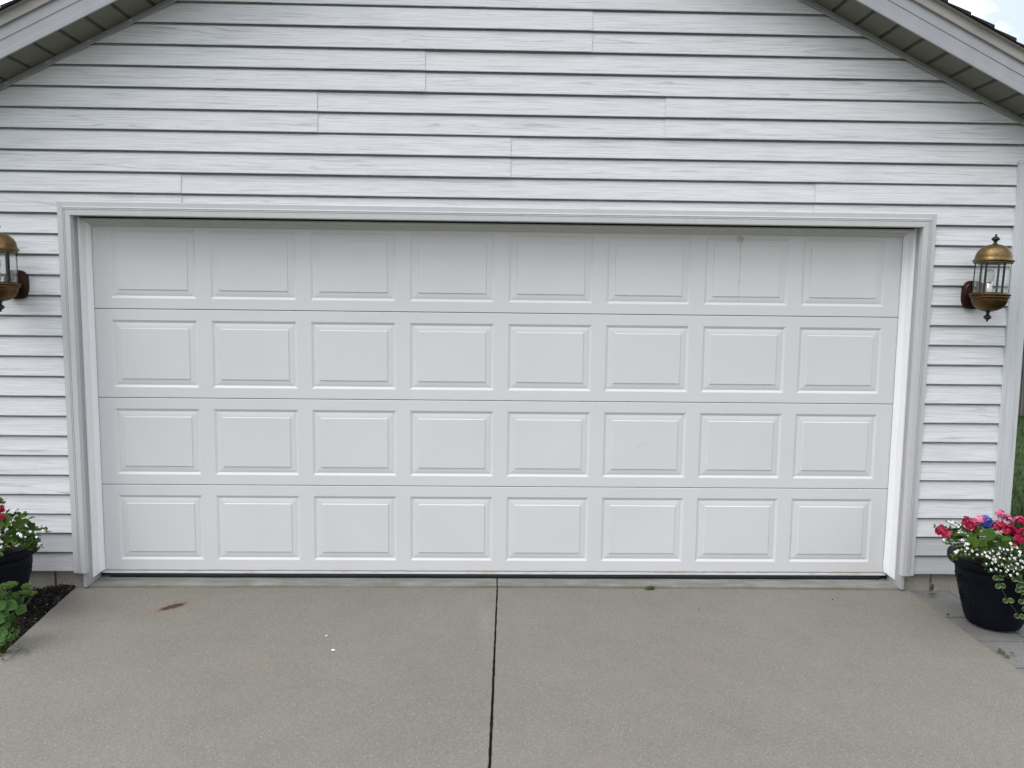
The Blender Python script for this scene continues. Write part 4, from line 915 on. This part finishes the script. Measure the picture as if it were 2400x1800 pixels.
sedum('pale green sedum with broad fleshy leaves in front of the left planter', (-2.60, -.82, -.085),
      [(z5(60, 560, -.93), dirv(.9, -.15), up, .075, .030), (z5(-40, 560, -.95), dirv(.5, -.2), up, .05, .026), (z5(300, 640, -.88), dirv(.8, -.2), up, .052, .028),
       (z5(20, 700, -.96), dirv(.8, -.35), up, .045, .018), (z5(-40, 830, -.97), dirv(.85, -.15), up, .04, .022), (z5(110, 860, -.93), dirv(.6, -.2), up, .028, .014),
       (z5(340, 430, -.86), dirv(.1, -1), Vector((.5, -.8, .2)), .05, .020), (z5(240, 400, -.86), dirv(.2, -.6), Vector((.6, -.7, .2)), .035, .016), (z5(90, 400, -.9), dirv(.6, .0), up, .045, .022),
       (z5(60, 960, -.95), dirv(.8, .1), up, .04, .020), (z5(-30, 1000, -.98), dirv(.7, -.5), up, .04, .02), (z5(-120, 700, -.95), dirv(.2, -.6), up, .07, .03), (z5(200, 760, -.9), dirv(.2, -.5), up, .035, .018),
       (z5(150, 460, -.9), dirv(-.4, .1), up, .05, .024), (z5(330, 420, -.86), dirv(-.5, .3), up, .03, .014)],
      [(z5(60, 290, -.92), .034), (z5(180, 250, -.90), .028), (z5(-20, 400, -.95), .03), (z5(480, 275, -.84), .024), (z5(560, 400, -.84), .022), (z5(430, 380, -.86), .022)], 'sedums in the mulch')
sedum('low dark sedum clump at the edge of the driveway', (-2.46, -.97, -.085),
      [(z5(40, 1080, -1.0), dirv(.7, -.1), up, .03, .018), (z5(90, 1150, -1.0), dirv(.9, .3), up, .034, .018), (z5(-20, 1180, -1.02), dirv(.7, .0), up, .035, .018), (z5(260, 1080, -.97), dirv(.8, .1), up, .026, .012),
       (z5(330, 1000, -.95), dirv(.1, .6), up, .014, .012), (z5(200, 1040, -.97), dirv(.5, .4), up, .022, .012), (z5(-10, 1240, -1.03), dirv(.9, -.1), up, .03, .016), (z5(150, 1130, -1.0), dirv(.6, -.6), up, .03, .02), (z5(240, 1100, -.98), dirv(.3, -.3), up, .02, .012)],
      [], 'sedums in the mulch')
# small weeds
def weed(label, base, leaves, stems, mat='weed_leaf', name='weed'):
    t = tag(thing(name, base), label, 'weed'); B0 = Vector(base); fo = MB(); st = MB()
    for (p, d, n, L, w) in leaves:
        fo = MB(); oval_leaf(fo, Vector(p) - B0, d, n, L, w, 0, .1, .15); fo.build('leaf', M[mat], t)
    for pts in stems: st.tube([Vector(p) - B0 for p in pts], .0013, 5)
    if stems: st.build('stem', M['green_stem'], t)
    return t
g5 = lambda a, c_, dz=.006: onz(a * .13256, 1340 + c_ * .13256, -.073 + dz)
weed('thin creeping weed sprawling onto the left edge of the driveway', g5(190, 1280, 0),
     [(g5(110, 1320), (-1, .2, .2), (0, -.3, 1), .025, .008), (g5(310, 1310), (.5, .5, .3), (0, -.3, 1), .012, .006), (g5(290, 1420), (.6, .6, .5), (0, -.4, 1), .02, .006), (g5(200, 1390), (-.4, -.6, .3), (0, -.3, 1), .02, .006), (g5(20, 1460), (-1, -.2, .3), (0, -.5, 1), .035, .012), (g5(370, 1330), (.8, .2, .4), (0, -.3, 1), .012, .006), (g5(480, 1440), (.8, -.3, .4), (0, -.3, 1), .01, .004), (g5(70, 1550), (-.8, 0, .3), (0, -.3, 1), .015, .006)],
     [[g5(190, 1180, .03), g5(190, 1290, .012), g5(240, 1460, .006)], [g5(190, 1290, .012), g5(320, 1340, .016), g5(500, 1410, .008)], [g5(190, 1290, .012), g5(60, 1400, .012), g5(0, 1510, .006)], [g5(240, 1460, .006), g5(160, 1550, .008), g5(50, 1560, .006)], [g5(500, 1410, .008), g5(420, 1470, .004)]])
g8 = lambda a, c_, dz=.004: onz(2200 + a * .15072, 1320 + c_ * .15072, -.078 + dz)
weed('green leafy weed growing from the paver joint in front of the right planter', g8(960, 1380, 0),
     [(g8(960, 1380), (.1, .5, .8), (0, -.9, .4), .022, .011), (g8(950, 1380), (-.2, .8, .3), (0, -.8, .5), .014, .009), (g8(990, 1400), (.8, .1, .5), (0, -.8, .6), .016, .009), (g8(1010, 1430), (.9, -.6, .1), (0, -.3, 1), .028, .008), (g8(970, 1390), (.6, -.4, .2), (0, -.3, 1), .02, .008), (g8(960, 1370), (.7, .6, .4), (0, -.6, .8), .016, .009)],
     [[g8(960, 1390, 0), g8(1010, 1430, .006), g8(1100, 1470, .004)]])
weed('fallen pale edged leaf lying on the pavers', g8(1150, 1420, 0), [(g8(1105, 1385, .012), (.9, -.45, -.05), (.1, -.5, .9), .024, .009)], [], 'vinca_leaf', 'fallen_leaf')['category'] = 'leaf'
p0 = onz(2181, 1395, -.068)
weed('small upright weed against the right foundation block', p0,
     [(p0 + Vector((.0, -.006, .03)), (.1, -.1, 1), (0, -1, .2), .045, .012), (p0 + Vector((0, -.006, .01)), (-.9, -.3, .15), (0, -.4, 1), .03, .007), (p0 + Vector((0, -.006, .01)), (.9, -.3, .15), (0, -.4, 1), .028, .007), (p0 + Vector((0, -.006, .008)), (-.5, -.6, .2), (0, -.4, 1), .02, .007), (p0 + Vector((0, -.006, .008)), (.5, -.6, .2), (0, -.4, 1), .02, .007)],
     [[p0 + Vector((.002, -.006, 0)), p0 + Vector((.001, -.008, .03))]])
p0 = Vector((.925, -.14, zd(-.14)))
t = tag(thing('grass_tuft', p0), 'small green grass tuft in the seam below the garage door', 'weed'); mb = MB(); random.seed(3)
for i in range(34):
    a = random.uniform(-1.35, 1.35) - .25; L = random.uniform(.012, .034); x = random.uniform(-.03, .02)
    d = Vector((math.sin(a), -.25, abs(math.cos(a)) + .12)).normalized(); oval_leaf(mb, (x, random.uniform(-.006, .004), .001), d, (0, -1, .3), L, .0022, 0, .05, .25)
mb.build('blades', M['weed_leaf'], t)
# little debris on the concrete
def chip(name, label, u, v, r, mat, cat, group=None, flat=.5, z=None):
    p = onz(u, v, -.068) if z is None else Vector((u, v, z)); p.z = zd(p.y); mb = MB(); mb.ball((0, 0, 0), r, 9, 0, flat)
    rr = random.Random(int(u * 10)); mb.v = [(x * (1 + rr.uniform(-.3, .3)) * 1.35, y * (1 + rr.uniform(-.3, .3)), max(-.0005, z_ + r * flat * .8)) for x, y, z_ in mb.v]
    o = mb.build(name, M[mat]); o.location = p; o.rotation_euler = (0, 0, rr.uniform(0, 3)); tag(o, label, cat, group)
chip('paint_chip', 'smaller white chip on the left half of the driveway', 765, 1488, .0065, 'perlite', 'chip')
chip('paint_chip', 'larger white chip on the left half of the driveway', 781, 1521, .0085, 'bulb_white', 'chip')
chip('bark_crumb', 'dark bark crumb on the right half of the driveway', 1951, 1405, .0045, 'mulch', 'debris')
chip('bark_crumb', 'tiny dark crumb on the gray paver left of the planter', 2222, 1439, .006, 'mulch', 'debris')
chip('bark_crumb', 'tiny dark crumb right of the driveway joint', 1638, 1426, .0035, 'mulch', 'debris')

# ------------------------------------------------------------------ beyond the corner: fence and shrubs
fe = tag(thing('board_fence', (9.5, 8.4, -.14)), 'weathered gray board fence standing behind the lawn', 'fence')
mb = MB(); r = random.Random(2)
for i in range(70):
    x = -5.5 + i * .148; h = 1.04 + r.uniform(-.02, .02); w_ = .066
    mb.box(x - w_ + r.uniform(0, .003), x + w_, -.012 + r.uniform(-.004, .004), .010, .02, h)
mb.build('board_panel', M['board'], fe)
mb = MB()
for z in (.25, .82): mb.box(-5.6, 4.9, .014, .052, z - .045, z + .045)
mb.build('rail', M['board'], fe)
for i in range(5):
    mb = MB(); x = -5.5 + i * 2.55; mb.box(x - .045, x + .045, .055, .145, -.1, 1.0); mb.build('post', M['board'], fe)
def shrub(label, loc, R, Hh, seed, n):
    t = tag(thing('shrub', loc), label, 'shrub', 'shrubs beyond the fence'); r = random.Random(seed); mb = MB(); tk = MB()
    lobes = [(Vector((r.uniform(-.6, .6) * R, r.uniform(-.4, .4) * R, Hh * r.uniform(.25, .9))), R * r.uniform(.35, .6)) for _ in range(9)]
    for c_, rr in lobes: tk.tube([(0, 0, 0), (c_.x * .3, c_.y * .3, c_.z * .5), c_], .035, 6, 0, .008)
    for i in range(n):
        c_, rr = r.choice(lobes); d = Vector((r.gauss(0, 1), r.gauss(0, 1), r.gauss(0, 1))).normalized(); p = c_ + d * rr * r.uniform(.55, 1.05)
        if p.z < .03: p.z = .03 + r.random() * .1
        dd = (d + Vector((r.uniform(-.8, .8), r.uniform(-.8, .8), r.uniform(-.8, .5)))).normalized(); L = r.uniform(.05, .10); s_ = dd.orthogonal().normalized() * L * .32
        mb.add([p, p + dd * L * .5 + s_, p + dd * L, p + dd * L * .5 - s_], [(0, 1, 2, 3)])
    mb.build('crown', M['shrub_leaf'], t); tk.build('trunk', M['bark'], t)
shrub('dark rounded shrub rising behind the board fence', (9.6, 9.6, -.2), 1.6, 2.3, 1, 5000)
shrub('tall dark shrub further right behind the board fence', (12.2, 10.4, -.2), 1.9, 3.0, 2, 5000)
shrub('low dark shrub near the garage end of the board fence', (7.0, 9.8, -.2), 1.5, 2.0, 3, 4000)
